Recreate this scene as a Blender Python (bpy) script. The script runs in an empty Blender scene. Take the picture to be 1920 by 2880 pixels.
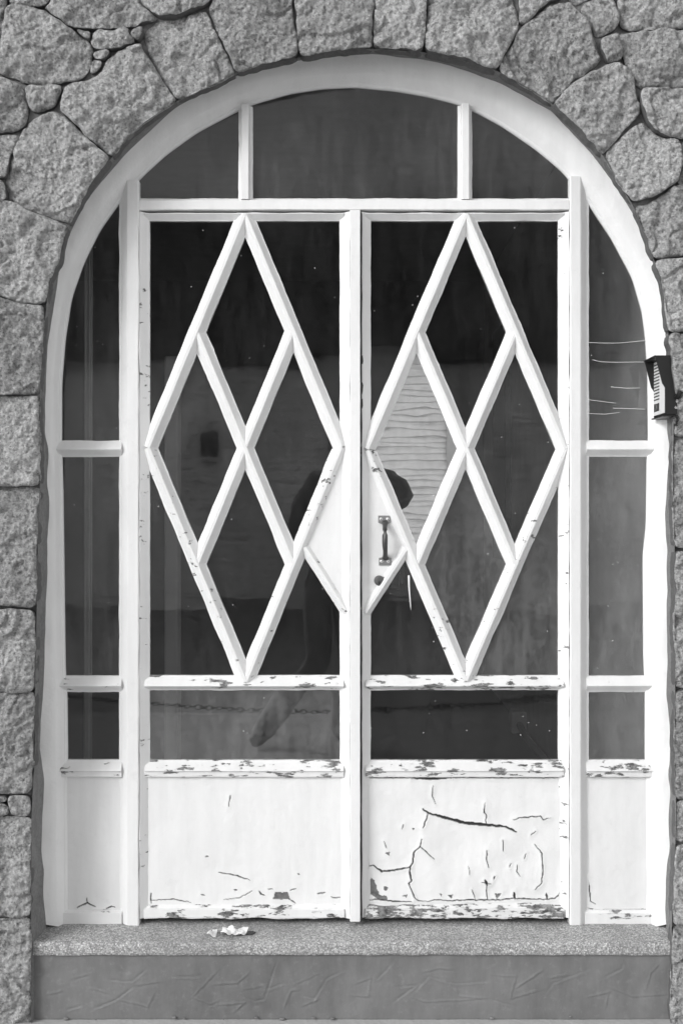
import bpy, bmesh, math, random
import numpy as np
from mathutils import Vector, noise
from mathutils.geometry import delaunay_2d_cdt

random.seed(7)
SC = bpy.context.scene
COL = SC.collection

# ------------------------------------------------------------------ camera
D = 3.6                       # camera to door plane (metres); the door plane is Y = 0
EYE = 1.377                    # camera height above the pavement
cam = bpy.data.objects.new('camera_view', bpy.data.cameras.new('camera_view'))
COL.objects.link(cam)
cam.location = (0, -D, EYE)
cam.rotation_euler = (math.radians(90), 0, 0)
cam.data.sensor_fit = 'VERTICAL'
cam.data.sensor_height = 36
cam.data.sensor_width = 24
cam.data.lens = 36 * D / 2.88
cam.data.clip_start = 0.02
cam.data.clip_end = 400
SC.camera = cam

# ------------------------------------------------------------------ sky, sun, exposure (black and white photograph: neutral light)
SUN_EL, SUN_AZ, SUN_STR, SKY_STR, EXPOSURE = 26.0, 50.0, 0.60, 0.15, 1.40
w = bpy.data.worlds.new('World'); SC.world = w; w.use_nodes = True
nt = w.node_tree
bg = nt.nodes['Background']
sky = nt.nodes.new('ShaderNodeTexSky'); sky.sky_type = 'NISHITA'; sky.sun_disc = False
sky.sun_elevation = math.radians(SUN_EL); sky.sun_rotation = math.radians(180 + SUN_AZ)
sky.dust_density = 0.4; sky.air_density = 1.0
bw = nt.nodes.new('ShaderNodeRGBToBW')
nt.links.new(sky.outputs[0], bw.inputs[0]); nt.links.new(bw.outputs[0], bg.inputs[0])
bg.inputs[1].default_value = SKY_STR
sl = bpy.data.lights.new('sun', 'SUN'); sl.energy = SUN_STR; sl.angle = math.radians(18); sl.color = (1, 1, 1)
so = bpy.data.objects.new('sun', sl); COL.objects.link(so)
el, az = math.radians(SUN_EL), math.radians(SUN_AZ)
to_sun = Vector((-math.sin(az) * math.cos(el), -math.cos(az) * math.cos(el), math.sin(el)))
so.rotation_euler = to_sun.to_track_quat('Z', 'Y').to_euler()
so.location = to_sun * 30
SC.view_settings.view_transform = 'Standard'; SC.view_settings.look = 'None'
SC.view_settings.exposure = EXPOSURE; SC.view_settings.gamma = 1.0
SC.view_settings.use_curve_mapping = False

# ------------------------------------------------------------------ helpers
def W(px, py, Y=0.0):
    """photo pixel -> point on the plane Y (door plane 0, wall face about -0.24)"""
    s = (D + Y) / D / 1000.0
    return Vector(((px - 960) * s, Y, EYE + (1440 - py) * s))

def mesh_obj(name, verts, faces, mat=None, parent=None, smooth=False):
    me = bpy.data.meshes.new(name)
    me.from_pydata([tuple(v) for v in verts], [], faces)
    me.update()
    o = bpy.data.objects.new(name, me); COL.objects.link(o)
    if mat: me.materials.append(mat)
    if parent: o.parent = parent
    if smooth: me.polygons.foreach_set('use_smooth', [True] * len(me.polygons))
    return o

def fix_normals(o):
    bm = bmesh.new(); bm.from_mesh(o.data)
    bmesh.ops.recalc_face_normals(bm, faces=bm.faces[:]); bm.to_mesh(o.data); bm.free()
    return o

def empty(name, label, cat, loc=(0, 0, 0), group=None):
    o = bpy.data.objects.new(name, None); COL.objects.link(o); o.location = loc
    return tag(o, label, cat, group)

def tag(o, label, cat, group=None):
    o['label'] = label; o['category'] = cat
    if group: o['group'] = group
    return o

def struct(o):
    o['kind'] = 'structure'; return o

def box(name, lo, hi, mat, parent=None, bevel=0.0):
    x0, y0, z0 = lo; x1, y1, z1 = hi
    v = [(x0, y0, z0), (x1, y0, z0), (x1, y1, z0), (x0, y1, z0), (x0, y0, z1), (x1, y0, z1), (x1, y1, z1), (x0, y1, z1)]
    f = [(0, 3, 2, 1), (4, 5, 6, 7), (0, 1, 5, 4), (1, 2, 6, 5), (2, 3, 7, 6), (3, 0, 4, 7)]
    o = mesh_obj(name, v, f, mat, parent)
    if bevel:
        bm = bmesh.new(); bm.from_mesh(o.data)
        bmesh.ops.bevel(bm, geom=bm.edges[:], offset=bevel, segments=2, affect='EDGES', profile=0.5)
        bm.to_mesh(o.data); bm.free()
    return o

def prism_y(name, poly, y0, y1, mat, parent=None):
    """polygon in (x, z) extruded along Y"""
    n = len(poly)
    v = [(p[0], y0, p[1]) for p in poly] + [(p[0], y1, p[1]) for p in poly]
    f = [tuple(range(n)), tuple(range(2 * n - 1, n - 1, -1))]
    for i in range(n):
        j = (i + 1) % n
        f.append((i, i + n, j + n, j))
    return fix_normals(mesh_obj(name, v, f, mat, parent))

def nz(x, y=0.0, z=0.0):
    return noise.noise(Vector((x, y, z)))

def bar(name, p0, p1, prof, mat, parent, seed=0.0, wob=0.0011, dy=0.0, step=0.012, wob_in=0.00025):
    """profile [(u, y)] swept from p0 to p1 (x, z); u points right of the direction; the paint edge on the glass wanders"""
    p0 = Vector(p0); p1 = Vector(p1)
    d = (p1 - p0); L = d.length; d.normalize()
    u = Vector((d.y, -d.x))
    n = max(2, int(L / step))
    m = len(prof)
    vs, fs = [], []
    ymax = max(q[1] for q in prof)
    umax = max(q[0] for q in prof); umin = min(q[0] for q in prof)
    for i in range(n + 1):
        t = L * i / n
        for k, (a, y) in enumerate(prof):
            edge = (abs(a - umax) < 1e-6 or abs(a - umin) < 1e-6)
            s = 1.0 if a > 0 else -1.0
            ww = wob if (edge and y < ymax) else wob_in
            j = nz(t * 14 + seed * 7.3, s * 3.1 + seed, k * 0.05) * ww * 1.6 + nz(t * 60, seed, s) * ww * 0.7
            c = p0 + d * t + u * (a + s * j)
            yy = y + dy + (nz(t * 9, seed + 5, k * 0.3) * 0.0007 if y < ymax else 0)
            vs.append((c.x, yy, c.y))
    for i in range(n):
        for k in range(m):
            k2 = (k + 1) % m
            fs.append((i * m + k, i * m + k2, (i + 1) * m + k2, (i + 1) * m + k))
    fs.append(tuple(range(m - 1, -1, -1))); fs.append(tuple(range(n * m, n * m + m)))
    return fix_normals(mesh_obj(name, vs, fs, mat, parent))

def pbar(name, a, b, prof, mat, parent, **k):
    """bar between photo pixels on the door plane; profile u in pixels (1 px = 1 mm)"""
    pa, pb = W(*a), W(*b)
    return bar(name, (pa.x, pa.z), (pb.x, pb.z), [(q[0] / 1000.0, q[1]) for q in prof], mat, parent, **k)

def tube(name, pts, rad, mat, parent=None, seg=8, smooth=True):
    vs, fs = [], []
    n = len(pts)
    pts = [Vector(p) for p in pts]
    rads = rad if isinstance(rad, (list, tuple)) else [rad] * n
    up = Vector((0.13, 0.31, 0.94))
    for i, p in enumerate(pts):
        t = (pts[min(i + 1, n - 1)] - pts[max(i - 1, 0)]).normalized()
        a = t.cross(up)
        if a.length < 1e-3: a = t.cross(Vector((1, 0, 0)))
        a.normalize(); b = t.cross(a)
        for k in range(seg):
            an = 2 * math.pi * k / seg
            vs.append(p + (a * math.cos(an) + b * math.sin(an)) * rads[i])
    for i in range(n - 1):
        for k in range(seg):
            k2 = (k + 1) % seg
            fs.append((i * seg + k, i * seg + k2, (i + 1) * seg + k2, (i + 1) * seg + k))
    fs.append(tuple(range(seg - 1, -1, -1))); fs.append(tuple(range((n - 1) * seg, n * seg)))
    o = fix_normals(mesh_obj(name, vs, fs, mat, parent))
    if smooth:
        o.data.polygons.foreach_set('use_smooth', [len(p.vertices) == 4 for p in o.data.polygons])
    return o

def resample(pts, n):
    p = np.array([(q[0], q[1]) for q in pts], float)
    s = np.concatenate([[0], np.cumsum(np.hypot(*np.diff(p, axis=0).T))])
    t = np.linspace(0, s[-1], n)
    return np.stack([np.interp(t, s, p[:, 0]), np.interp(t, s, p[:, 1])], 1)

def smooth_poly(p, k=1):
    for _ in range(k):
        q = p.copy(); q[1:-1] = (p[:-2] + 2 * p[1:-1] + p[2:]) / 4; p = q
    return p

# ------------------------------------------------------------------ materials
class NT:
    def __init__(s, name):
        s.m = bpy.data.materials.new(name); s.m.use_nodes = True
        s.t = s.m.node_tree; s.n = s.t.nodes; s.l = s.t.links
        s.b = s.n['Principled BSDF']
        s.tc = s.n.new('ShaderNodeTexCoord'); s.geo = s.n.new('ShaderNodeNewGeometry')
        s.pos = s.geo.outputs['Position']
    def noise(s, scale, detail=4, rough=0.6, vec=None):
        q = s.n.new('ShaderNodeTexNoise'); q.inputs['Scale'].default_value = scale
        q.inputs['Detail'].default_value = detail; q.inputs['Roughness'].default_value = rough
        s.l.new(vec or s.pos, q.inputs['Vector']); return q.outputs[0]
    def voro(s, scale, feature='F1', vec=None, out=0, rnd=1.0):
        q = s.n.new('ShaderNodeTexVoronoi'); q.feature = feature; q.inputs['Scale'].default_value = scale
        q.inputs['Randomness'].default_value = rnd
        s.l.new(vec or s.pos, q.inputs['Vector']); return q.outputs[out]
    def ramp(s, src, stops):
        q = s.n.new('ShaderNodeValToRGB'); e = q.color_ramp.elements
        while len(e) < len(stops): e.new(0.5)
        for el_, (p, v) in zip(e, stops):
            el_.position = p; el_.color = (v, v, v, 1)
        s.l.new(src, q.inputs[0]); return q.outputs[0]
    def math(s, op, a, b=None, clamp=False):
        q = s.n.new('ShaderNodeMath'); q.operation = op; q.use_clamp = clamp
        for i, x in enumerate((a, b)):
            if x is None: continue
            if isinstance(x, (int, float)): q.inputs[i].default_value = x
            else: s.l.new(x, q.inputs[i])
        return q.outputs[0]
    def mix(s, f, a, b):
        q = s.n.new('ShaderNodeMix'); q.data_type = 'RGBA'
        for i, x in ((0, f), (6, a), (7, b)):
            if isinstance(x, (int, float)): q.inputs[i].default_value = x if i == 0 else (x, x, x, 1)
            else: s.l.new(x, q.inputs[i])
        return q.outputs[2]
    def scale_vec(s, sx, sy, sz):
        q = s.n.new('ShaderNodeMapping'); q.inputs['Scale'].default_value = (sx, sy, sz)
        s.l.new(s.pos, q.inputs['Vector']); return q.outputs[0]
    def attr(s, name):
        q = s.n.new('ShaderNodeAttribute'); q.attribute_name = name; return q.outputs['Fac']
    def posz(s):
        q = s.n.new('ShaderNodeSeparateXYZ'); s.l.new(s.pos, q.inputs[0]); return q.outputs[2]
    def bump(s, h, strength, dist, prev=None):
        q = s.n.new('ShaderNodeBump'); q.inputs['Strength'].default_value = strength
        q.inputs['Distance'].default_value = dist; s.l.new(h, q.inputs['Height'])
        if prev: s.l.new(prev, q.inputs['Normal'])
        return q.outputs[0]
    def done(s, color=None, rough=0.6, normal=None, metal=0.0, spec=0.5):
        if color is not None:
            if isinstance(color, (int, float)): s.b.inputs['Base Color'].default_value = (color, color, color, 1)
            else: s.l.new(color, s.b.inputs['Base Color'])
        if isinstance(rough, (int, float)): s.b.inputs['Roughness'].default_value = rough
        else: s.l.new(rough, s.b.inputs['Roughness'])
        s.b.inputs['Metallic'].default_value = metal
        s.b.inputs['Specular IOR Level'].default_value = spec
        if normal is not None: s.l.new(normal, s.b.inputs['Normal'])
        return s.m

def plain(name, v, rough=0.6, metal=0.0, bump=None):
    q = NT(name)
    n = None
    c = q.ramp(q.noise(9, 5, 0.6), [(0.3, v * 0.9), (0.7, min(v * 1.08, 0.95))])
    if bump: n = q.bump(q.noise(bump[0], 5, 0.65), bump[1], bump[2])
    return q.done(c, rough, n, metal)

def granite():
    q = NT('granite')
    oi = q.n.new('ShaderNodeObjectInfo')
    big = q.noise(5, 4, 0.6); fine = q.noise(110, 6, 0.75); mid = q.noise(32, 5, 0.7)
    c = q.mix(0.55, q.ramp(big, [(0.32, 0.22), (0.5, 0.38), (0.7, 0.50)]), q.ramp(mid, [(0.32, 0.22), (0.68, 0.52)]))
    c = q.mix(0.55, c, q.ramp(fine, [(0.35, 0.12), (0.5, 0.44), (0.66, 0.85)]))
    cry = q.voro(230, out=1)                        # pale crystal grains
    sep = q.n.new('ShaderNodeSeparateColor'); q.l.new(cry, sep.inputs[0])
    pale = q.math('GREATER_THAN', sep.outputs[0], 0.965)
    dark = q.math('LESS_THAN', sep.outputs[1], 0.10)
    c = q.mix(q.math('MULTIPLY', pale, 0.40), c, 0.70)
    c = q.mix(q.math('MULTIPLY', dark, 0.45), c, 0.08)
    tone = q.ramp(oi.outputs['Random'], [(0.0, 0.84), (1.0, 1.22)])
    stain = q.ramp(q.noise(9, 6, 0.72), [(0.52, 0.0), (0.72, 1.0)])
    c = q.mix(q.math('MULTIPLY', stain, 0.42), c, 0.14)
    mul = q.n.new('ShaderNodeMix'); mul.data_type = 'RGBA'; mul.blend_type = 'MULTIPLY'; mul.inputs[0].default_value = 1.0
    q.l.new(c, mul.inputs[6]); q.l.new(tone, mul.inputs[7])
    n1 = q.bump(q.noise(120, 5, 0.75), 1.0, 0.008)
    n2 = q.bump(q.noise(260, 3, 0.7), 1.0, 0.004, n1)
    return q.done(mul.outputs[2], 0.8, n2, spec=0.35)

def mortar(v=0.17):
    q = NT('mortar')
    c = q.mix(0.5, q.ramp(q.noise(14, 5), [(0.3, v * 0.7), (0.7, v * 1.3)]), q.ramp(q.noise(120, 4, 0.7), [(0.3, v * 0.6), (0.7, v * 1.5)]))
    return q.done(c, 0.9, q.bump(q.noise(45, 6, 0.7), 0.9, 0.008), spec=0.2)

def white_paint(name, chip=0.0, chip_scale=26.0, v=0.80, grime=0.25, bump=0.35):
    q = NT(name)
    c = q.mix(0.5, q.ramp(q.noise(7, 4), [(0.3, v * 0.92), (0.7, v)]), q.ramp(q.noise(12, 5, 0.6, q.scale_vec(2.2, 1, 0.3)), [(0.3, v * 0.88), (0.65, v * 1.02)]))
    gr = q.math('MULTIPLY', q.ramp(q.noise(22, 6, 0.75), [(0.58, 0.0), (0.80, 1.0)]), grime)
    c = q.mix(gr, c, 0.42)
    h = q.noise(38, 5, 0.6)
    cr = q.attr('crack'); ba = q.attr('bare')
    if chip:
        sv = q.scale_vec(0.55, 1.0, 1.9)
        e = q.noise(chip_scale, 6, 0.66, sv)
        e2 = q.noise(5.5, 3, 0.5)
        f = q.math('ADD', q.math('MULTIPLY', e, 0.75), q.math('MULTIPLY', e2, 0.25))
        mask = q.ramp(f, [(0.60 - chip * 0.13 - 0.008, 0.0), (0.60 - chip * 0.13 + 0.008, 1.0)])
        und = q.ramp(q.noise(60, 4, 0.6), [(0.35, 0.07), (0.65, 0.30)])
        c = q.mix(mask, c, und)
        hn = q.math('SUBTRACT', q.math('MULTIPLY', h, 0.4), mask)
        nrm = q.bump(hn, 0.8, 0.0025)
    else:
        nrm = q.bump(h, bump, 0.0025)
    c = q.mix(ba, c, q.ramp(q.noise(70, 4, 0.7), [(0.3, 0.07), (0.7, 0.24)]))
    c = q.mix(cr, c, 0.03)
    return q.done(c, 0.45, nrm, spec=0.4)

def glass(name, refl, dust, rough=0.02, tint=0.85, wave=0.0, speck=True):
    q = NT(name)
    q.n.remove(q.b)
    out = q.n['Material Output']
    tr = q.n.new('ShaderNodeBsdfTransparent'); tr.inputs[0].default_value = (tint, tint, tint, 1)
    gl = q.n.new('ShaderNodeBsdfGlossy'); gl.inputs['Color'].default_value = (1, 1, 1, 1); gl.inputs['Roughness'].default_value = rough
    if wave:
        q.l.new(q.bump(q.noise(9, 2, 0.4, q.scale_vec(0.5, 1, 1.6)), 1.0, wave), gl.inputs['Normal'])
    m1 = q.n.new('ShaderNodeMixShader'); m1.inputs[0].default_value = refl
    q.l.new(tr.outputs[0], m1.inputs[1]); q.l.new(gl.outputs[0], m1.inputs[2])
    df = q.n.new('ShaderNodeBsdfDiffuse'); df.inputs[0].default_value = (0.75, 0.75, 0.75, 1)
    film = q.ramp(q.noise(16, 5, 0.6, q.scale_vec(1.6, 1, 0.35)), [(0.3, dust * 0.2), (0.75, dust * 1.7)])
    mott = q.ramp(q.noise(55, 5, 0.7), [(0.45, 0.0), (0.8, dust * 1.2)])
    blot = q.ramp(q.noise(2.6, 3, 0.5), [(0.35, 0.35), (0.65, 1.5)])
    film = q.math('MULTIPLY', film, blot)
    f = q.math('ADD', film, mott)
    if speck:
        vd = q.voro(34, rnd=1.0)
        rnd = q.noise(11, 2, 0.5)
        dot = q.math('MULTIPLY', q.math('LESS_THAN', vd, 0.055), q.math('GREATER_THAN', rnd, 0.57))
        f = q.math('ADD', f, q.math('MULTIPLY', dot, 0.75), True)
    m2 = q.n.new('ShaderNodeMixShader'); q.l.new(f, m2.inputs[0])
    q.l.new(m1.outputs[0], m2.inputs[1]); q.l.new(df.outputs[0], m2.inputs[2])
    q.l.new(m2.outputs[0], out.inputs['Surface'])
    return q.m

def aggregate():
    q = NT('exposed_aggregate')
    cell = q.voro(250, out=1); d1 = q.voro(250)
    sep = q.n.new('ShaderNodeSeparateColor'); q.l.new(cell, sep.inputs[0])
    c = q.ramp(sep.outputs[0], [(0.0, 0.25), (0.45, 0.43), (0.8, 0.53), (1.0, 0.75)])
    c = q.mix(q.ramp(d1, [(0.35, 0.0), (0.75, 0.6)]), c, 0.12)
    c = q.mix(q.math('MULTIPLY', q.ramp(q.noise(6, 4), [(0.42, 0.0), (0.66, 1.0)]), 0.5), c, 0.17)
    return q.done(c, 0.7, q.bump(d1, -0.9, 0.004), spec=0.4)

def riser_paint():
    q = NT('grey_masonry_paint')
    c = q.mix(0.4, q.ramp(q.noise(3.5, 5, 0.65), [(0.3, 0.115), (0.7, 0.225)]), q.ramp(q.noise(16, 6, 0.7, q.scale_vec(1.5, 1, 0.4)), [(0.3, 0.10), (0.7, 0.21)]))
    c = q.mix(q.math('MULTIPLY', q.ramp(q.noise(45, 5, 0.75), [(0.55, 0.0), (0.75, 1.0)]), 0.35), c, 0.32)
    c = q.mix(q.attr('bare'), c, q.ramp(q.noise(80, 4), [(0.3, 0.2), (0.7, 0.5)]))
    return q.done(c, 0.5, q.bump(q.noise(50, 5, 0.6), 0.35, 0.003), spec=0.4)

M = {}
M['stone'] = granite()
M['mortar'] = mortar(0.20)
M['bare'] = mortar(0.20)
M['dark_mortar'] = mortar(0.12)  # darker mortar tone for the side faces of every stone
M['plaster'] = white_paint('white_plaster', 0, v=0.83, grime=0.26, bump=0.9)
M['white'] = white_paint('white_gloss_paint', 0, v=0.82, grime=0.22, bump=0.55)
M['chipped'] = white_paint('chipped_white_paint', 0.10, v=0.82, grime=0.2)
M['worn'] = white_paint('flaking_white_paint', 0.36, 34, v=0.80, grime=0.3)
M['rotted'] = white_paint('rotted_white_paint', 0.80, 55, v=0.75, grime=0.5)
M['lightchip'] = white_paint('lightly_chipped_paint', -0.10, 34, v=0.82, grime=0.12)
M['glass_fan'] = glass('fanlight_glass', 0.016, 0.020, 0.08, speck=False)
M['glass_dark'] = glass('leaf_glass', 0.040, 0.006, 0.02, wave=0.00015)
M['glass_low'] = glass('lower_leaf_glass', 0.045, 0.010, 0.02, wave=0.0002)
M['glass_grey'] = glass('dusty_lower_glass', 0.06, 0.042, 0.04, wave=0.0002)
M['glass_bright'] = glass('reflecting_glass', 0.66, 0.012, 0.008, wave=0.00012)
M['glass_side'] = glass('sidelight_glass', 0.045, 0.024, 0.04, wave=0.0003)
M['glass_kick'] = glass('kick_glass', 0.12, 0.040, 0.012, wave=0.0001)
M['agg'] = aggregate()
M['riser'] = riser_paint()
M['iron'] = plain('dark_iron', 0.09, 0.45, 0.6, (120, 0.4, 0.001))
M['steel'] = plain('galvanised_plate', 0.32, 0.42, 0.7, (90, 0.5, 0.001))
M['screw'] = plain('screw_steel', 0.7, 0.3, 0.6)
M['brass'] = plain('dull_lock_metal', 0.16, 0.4, 0.7)
M['black'] = plain('black_plastic', 0.012, 0.4)
M['greyplastic'] = plain('pale_plastic', 0.75, 0.4)
M['darkgrey'] = plain('dark_grey_plastic', 0.05, 0.4)
M['paper'] = plain('paper', 0.78, 0.8)
M['leafbrown'] = plain('dry_leaf', 0.05, 0.8)
M['pave'] = plain('pavement_concrete', 0.46, 0.85, 0, (70, 0.6, 0.006))
M['road'] = plain('road_asphalt', 0.30, 0.9, 0, (90, 0.7, 0.006))
M['room'] = plain('room_plaster', 0.30, 0.9)
M['roomfloor'] = plain('room_floor', 0.06, 0.5)
M['siding'] = plain('white_siding', 0.80, 0.6)
M['roof'] = plain('dark_roof', 0.03, 0.85)
M['trim'] = plain('house_trim', 0.5, 0.6)
M['jacket'] = plain('dark_jacket', 0.025, 0.8)
M['trousers'] = plain('trousers', 0.26, 0.8)
M['skin'] = plain('skin', 0.35, 0.5)
M['hair'] = plain('dark_hair', 0.02, 0.6)
M['shoe'] = plain('shoe', 0.05, 0.5)
M['curtain'] = plain('curtain', 0.6, 0.9)

# ------------------------------------------------------------------ ground, room, street (setting)
struct(box('ground', (-60, -80, -0.5), (60, 20, -0.14), M['road']))
struct(box('pavement', (-30, -5.2, -0.13), (30, 0.0, 0.0), M['pave']))
struct(box('kerb', (-30, -5.36, -0.13), (30, -5.205, 0.004), M['pave'], bevel=0.015))

RZ0 = 0.19
struct(box('room_floor', (-2.4, 0.13, RZ0 - 0.1), (2.4, 5.4, RZ0), M['roomfloor']))
struct(box('room_ceiling', (-2.4, 0.13, 3.0), (2.4, 5.4, 3.1), M['room']))
struct(box('room_wall_left', (-2.5, 0.13, RZ0 - 0.1), (-2.402, 5.4, 3.1), M['room']))
struct(box('room_wall_right', (2.402, 0.13, RZ0 - 0.1), (2.5, 5.4, 3.1), M['room']))
struct(box('room_wall_back', (-2.5, 5.402, RZ0 - 0.1), (2.5, 5.5, 3.1), M['room']))

# ------------------------------------------------------------------ outlines of the opening, read from the photograph
C0 = [(185, 2600), (183, 2200), (185, 2130), (183, 1950), (178, 1880), (172, 1400), (168, 1240), (168, 1080), (178, 952), (196, 836),
      (230, 738), (275, 646), (334, 563), (398, 490), (465, 429), (551, 367), (667, 306), (713, 286), (814, 257), (905, 243), (1000, 239),
      (1113, 250), (1205, 266), (1291, 288), (1324, 302), (1413, 349), (1511, 416), (1585, 478), (1654, 563), (1725, 670), (1783, 780),
      (1811, 878), (1820, 952), (1826, 1050), (1828, 1233), (1824, 1290), (1822, 1480), (1813, 1560), (1815, 1850), (1819, 1942),
      (1819, 2140), (1822, 2190), (1824, 2560), (1824, 2600)]
C1 = [(131, 2600), (123, 2512), (126, 2450), (116, 2384), (120, 2300), (126, 2194), (113, 2114), (119, 1992), (125, 1873), (128, 1740), (132, 1622),
      (136, 1506), (139, 1402), (132, 1353), (137, 1261), (126, 1224), (130, 1111), (136, 958), (153, 848), (171, 744), (196, 658),
      (251, 554), (349, 438), (496, 300), (667, 211), (839, 171), (960, 156), (1046, 152), (1199, 168), (1303, 196), (1419, 239),
      (1548, 312), (1652, 422), (1719, 508), (1762, 576), (1793, 630), (1842, 762), (1866, 878), (1872, 989), (1877, 1100),
      (1874, 1205), (1882, 1264), (1874, 1353), (1869, 1455), (1876, 1545), (1873, 1608), (1876, 1660), (1872, 1702), (1876, 1817),
      (1873, 1957), (1883, 2072), (1882, 2136), (1876, 2174), (1885, 2225), (1876, 2314), (1882, 2388), (1873, 2433), (1868, 2537), (1871, 2600)]
C2 = [(85, 2885), (85, 2588), (86, 2478), (86, 2305), (90, 2225), (97, 2110), (96, 1957), (99, 1855), (101, 1715), (105, 1468), (110, 1366),
      (111, 1239), (110, 1108), (112, 1019), (120, 943), (128, 856), (138, 790), (168, 723), (189, 631), (223, 563), (261, 509), (309, 445), (344, 398),
      (402, 341), (492, 283), (577, 244), (657, 203), (730, 180), (841, 157), (940, 140), (1040, 132), (1188, 142), (1319, 171), (1399, 195),
      (1503, 252), (1554, 287), (1611, 341), (1656, 389), (1700, 437), (1739, 508), (1780, 571), (1812, 645), (1839, 726), (1862, 777),
      (1875, 853), (1880, 930), (1888, 994), (1897, 1100), (1896, 1228), (1893, 1315), (1896, 1443), (1899, 1545), (1899, 1727), (1901, 1939),
      (1899, 2110), (1903, 2269), (1901, 2373), (1891, 2611), (1888, 2885)]
YW = -0.165          # wall face
YP = -0.045          # where the white paint of the reveal stops

def curve3(c, Y, n=420, k=2, wob=0.0, off=0.0):
    p = smooth_poly(resample(c, n), k)
    q = np.array([[*(W(a, b, Y)[i] for i in (0, 2))] for a, b in p])
    t = np.gradient(q, axis=0); t /= np.linalg.norm(t, axis=1)[:, None]
    nrm = np.stack([-t[:, 1], t[:, 0]], 1)       # outwards
    if wob:
        j = np.array([nz(i * 0.35, 2.2) * 0.6 + nz(i * 0.11, 7.7) for i in range(n)]) * wob
        q = q + nrm * j[:, None]
    return q + nrm * off

def loft(name, curves, mat, parent, smooth=True):
    n = len(curves[0][0]); vs, fs = [], []
    for q, Y in curves:
        for i in range(n):
            y = Y[i] if hasattr(Y, '__len__') else Y
            vs.append((q[i][0], y, q[i][1]))
    for r in range(len(curves) - 1):
        for i in range(n - 1):
            fs.append((r * n + i, r * n + i + 1, (r + 1) * n + i + 1, (r + 1) * n + i))
    return mesh_obj(name, vs, fs, mat, parent, smooth)

wall = empty('stone_wall', 'rough grey granite wall with a wide arched doorway opening', 'wall', (0, -0.2, 0))
def child(o, par):
    o.parent = par; o.matrix_parent_inverse = par.matrix_basis.inverted(); return o

# painted reveal: from the room, past the glass line, to the paint edge
c0 = curve3(C0, 0.0)
c1 = curve3(C1, YP, wob=0.0025, k=1)
ypaint = np.array([YP + nz(i * 0.23, 4.4) * 0.003 for i in range(len(c1))])
c0i = curve3(C0, 0.0, off=0.035)
def between(f): return c0 * (1 - f) + c1 * f
rv = loft('painted_reveal', [(c0i, 0.13), (c0i, 0.007), (c0, 0.006), (c0, -0.008), (between(0.06), -0.012), (between(0.30), -0.030), (between(0.38), -0.034), (between(0.7), -0.040), (c1, ypaint)], M['plaster'], None)
child(rv, wall)
c2 = curve3(C2, YW, k=1)
c1low = np.concatenate([[[c1[0][0], -0.02]], c1, [[c1[-1][0], -0.02]]])
yl = np.concatenate([[YP], ypaint, [YP]])
c1r = resample(c1low, 420); y1r = np.interp(np.linspace(0, 1, 420), np.linspace(0, 1, len(yl)), yl)
n_rows = 7
rows = []
for r in range(n_rows):
    f = r / (n_rows - 1)
    q = c1r * (1 - f) + c2 * f
    cen = q - np.array([0.04, 1.5])
    j = np.array([nz(i * 0.3, f * 3 + 11) * 0.0035 + nz(i * 0.9, f * 6 + 3) * 0.0018 for i in range(420)]) * (0.25 + math.sin(math.pi * f))
    cl = cen / np.linalg.norm(cen, axis=1)[:, None]
    rows.append((q + cl * j[:, None], y1r * (1 - f) + (YW + 0.012) * f))
br = loft('bare_reveal_edge', rows, M['bare'], None)
child(br, wall)

# mortar bed with the arched hole, and the wall's mass behind
hole = resample([(p[0], p[1]) for p in c2], 200)
WX, WZ = 2.85, 3.5
def rect_hit(p):
    c = np.array([0.04, 1.3]); d = p - c
    s = min(WX / abs(d[0]) if abs(d[0]) > 1e-6 else 9e9, (WZ - c[1]) / d[1] if d[1] > 1e-6 else 9e9)
    q = c + d * s
    return q
vs, fs = [], []
outer = []
for p in hole:
    q = rect_hit(p); outer.append(q)
outer[0] = np.array([-WX, -0.02]); outer[-1] = np.array([WX, -0.02])
zz = [max(q[1], -0.02) for q in outer]
n = len(hole)
hb = [(p[0], p[1]) for p in hole]
cenw = np.array([0.04, 1.4])
for Y, off in ((-0.138, 0.004), (0.12, 0.004)):
    for p in hole:
        d = (p - cenw) / np.linalg.norm(p - cenw); vs.append((p[0] + d[0] * off, Y, p[1] + d[1] * off))
    for q, z in zip(outer, zz): vs.append((np.clip(q[0], -WX, WX), Y, z))
for b in (0, 2 * n):
    for i in range(n - 1): fs.append((b + i, b + i + 1, b + n + i + 1, b + n + i))
for i in range(n - 1): fs.append((n + i, n + i + 1, 3 * n + i + 1, 3 * n + i))
child(mesh_obj('mortar_bed', vs, fs, M['mortar']), wall)

# ------------------------------------------------------------------ the stones
def chaikin(p, k=1):
    for _ in range(k):
        q = []
        for i in range(len(p)):
            a, b = np.array(p[i]), np.array(p[(i + 1) % len(p)])
            L = np.linalg.norm(b - a); c = min(0.25, 0.009 / max(L, 1e-6))
            q += [a + (b - a) * c, b - (b - a) * c]
        p = q
    return p

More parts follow.
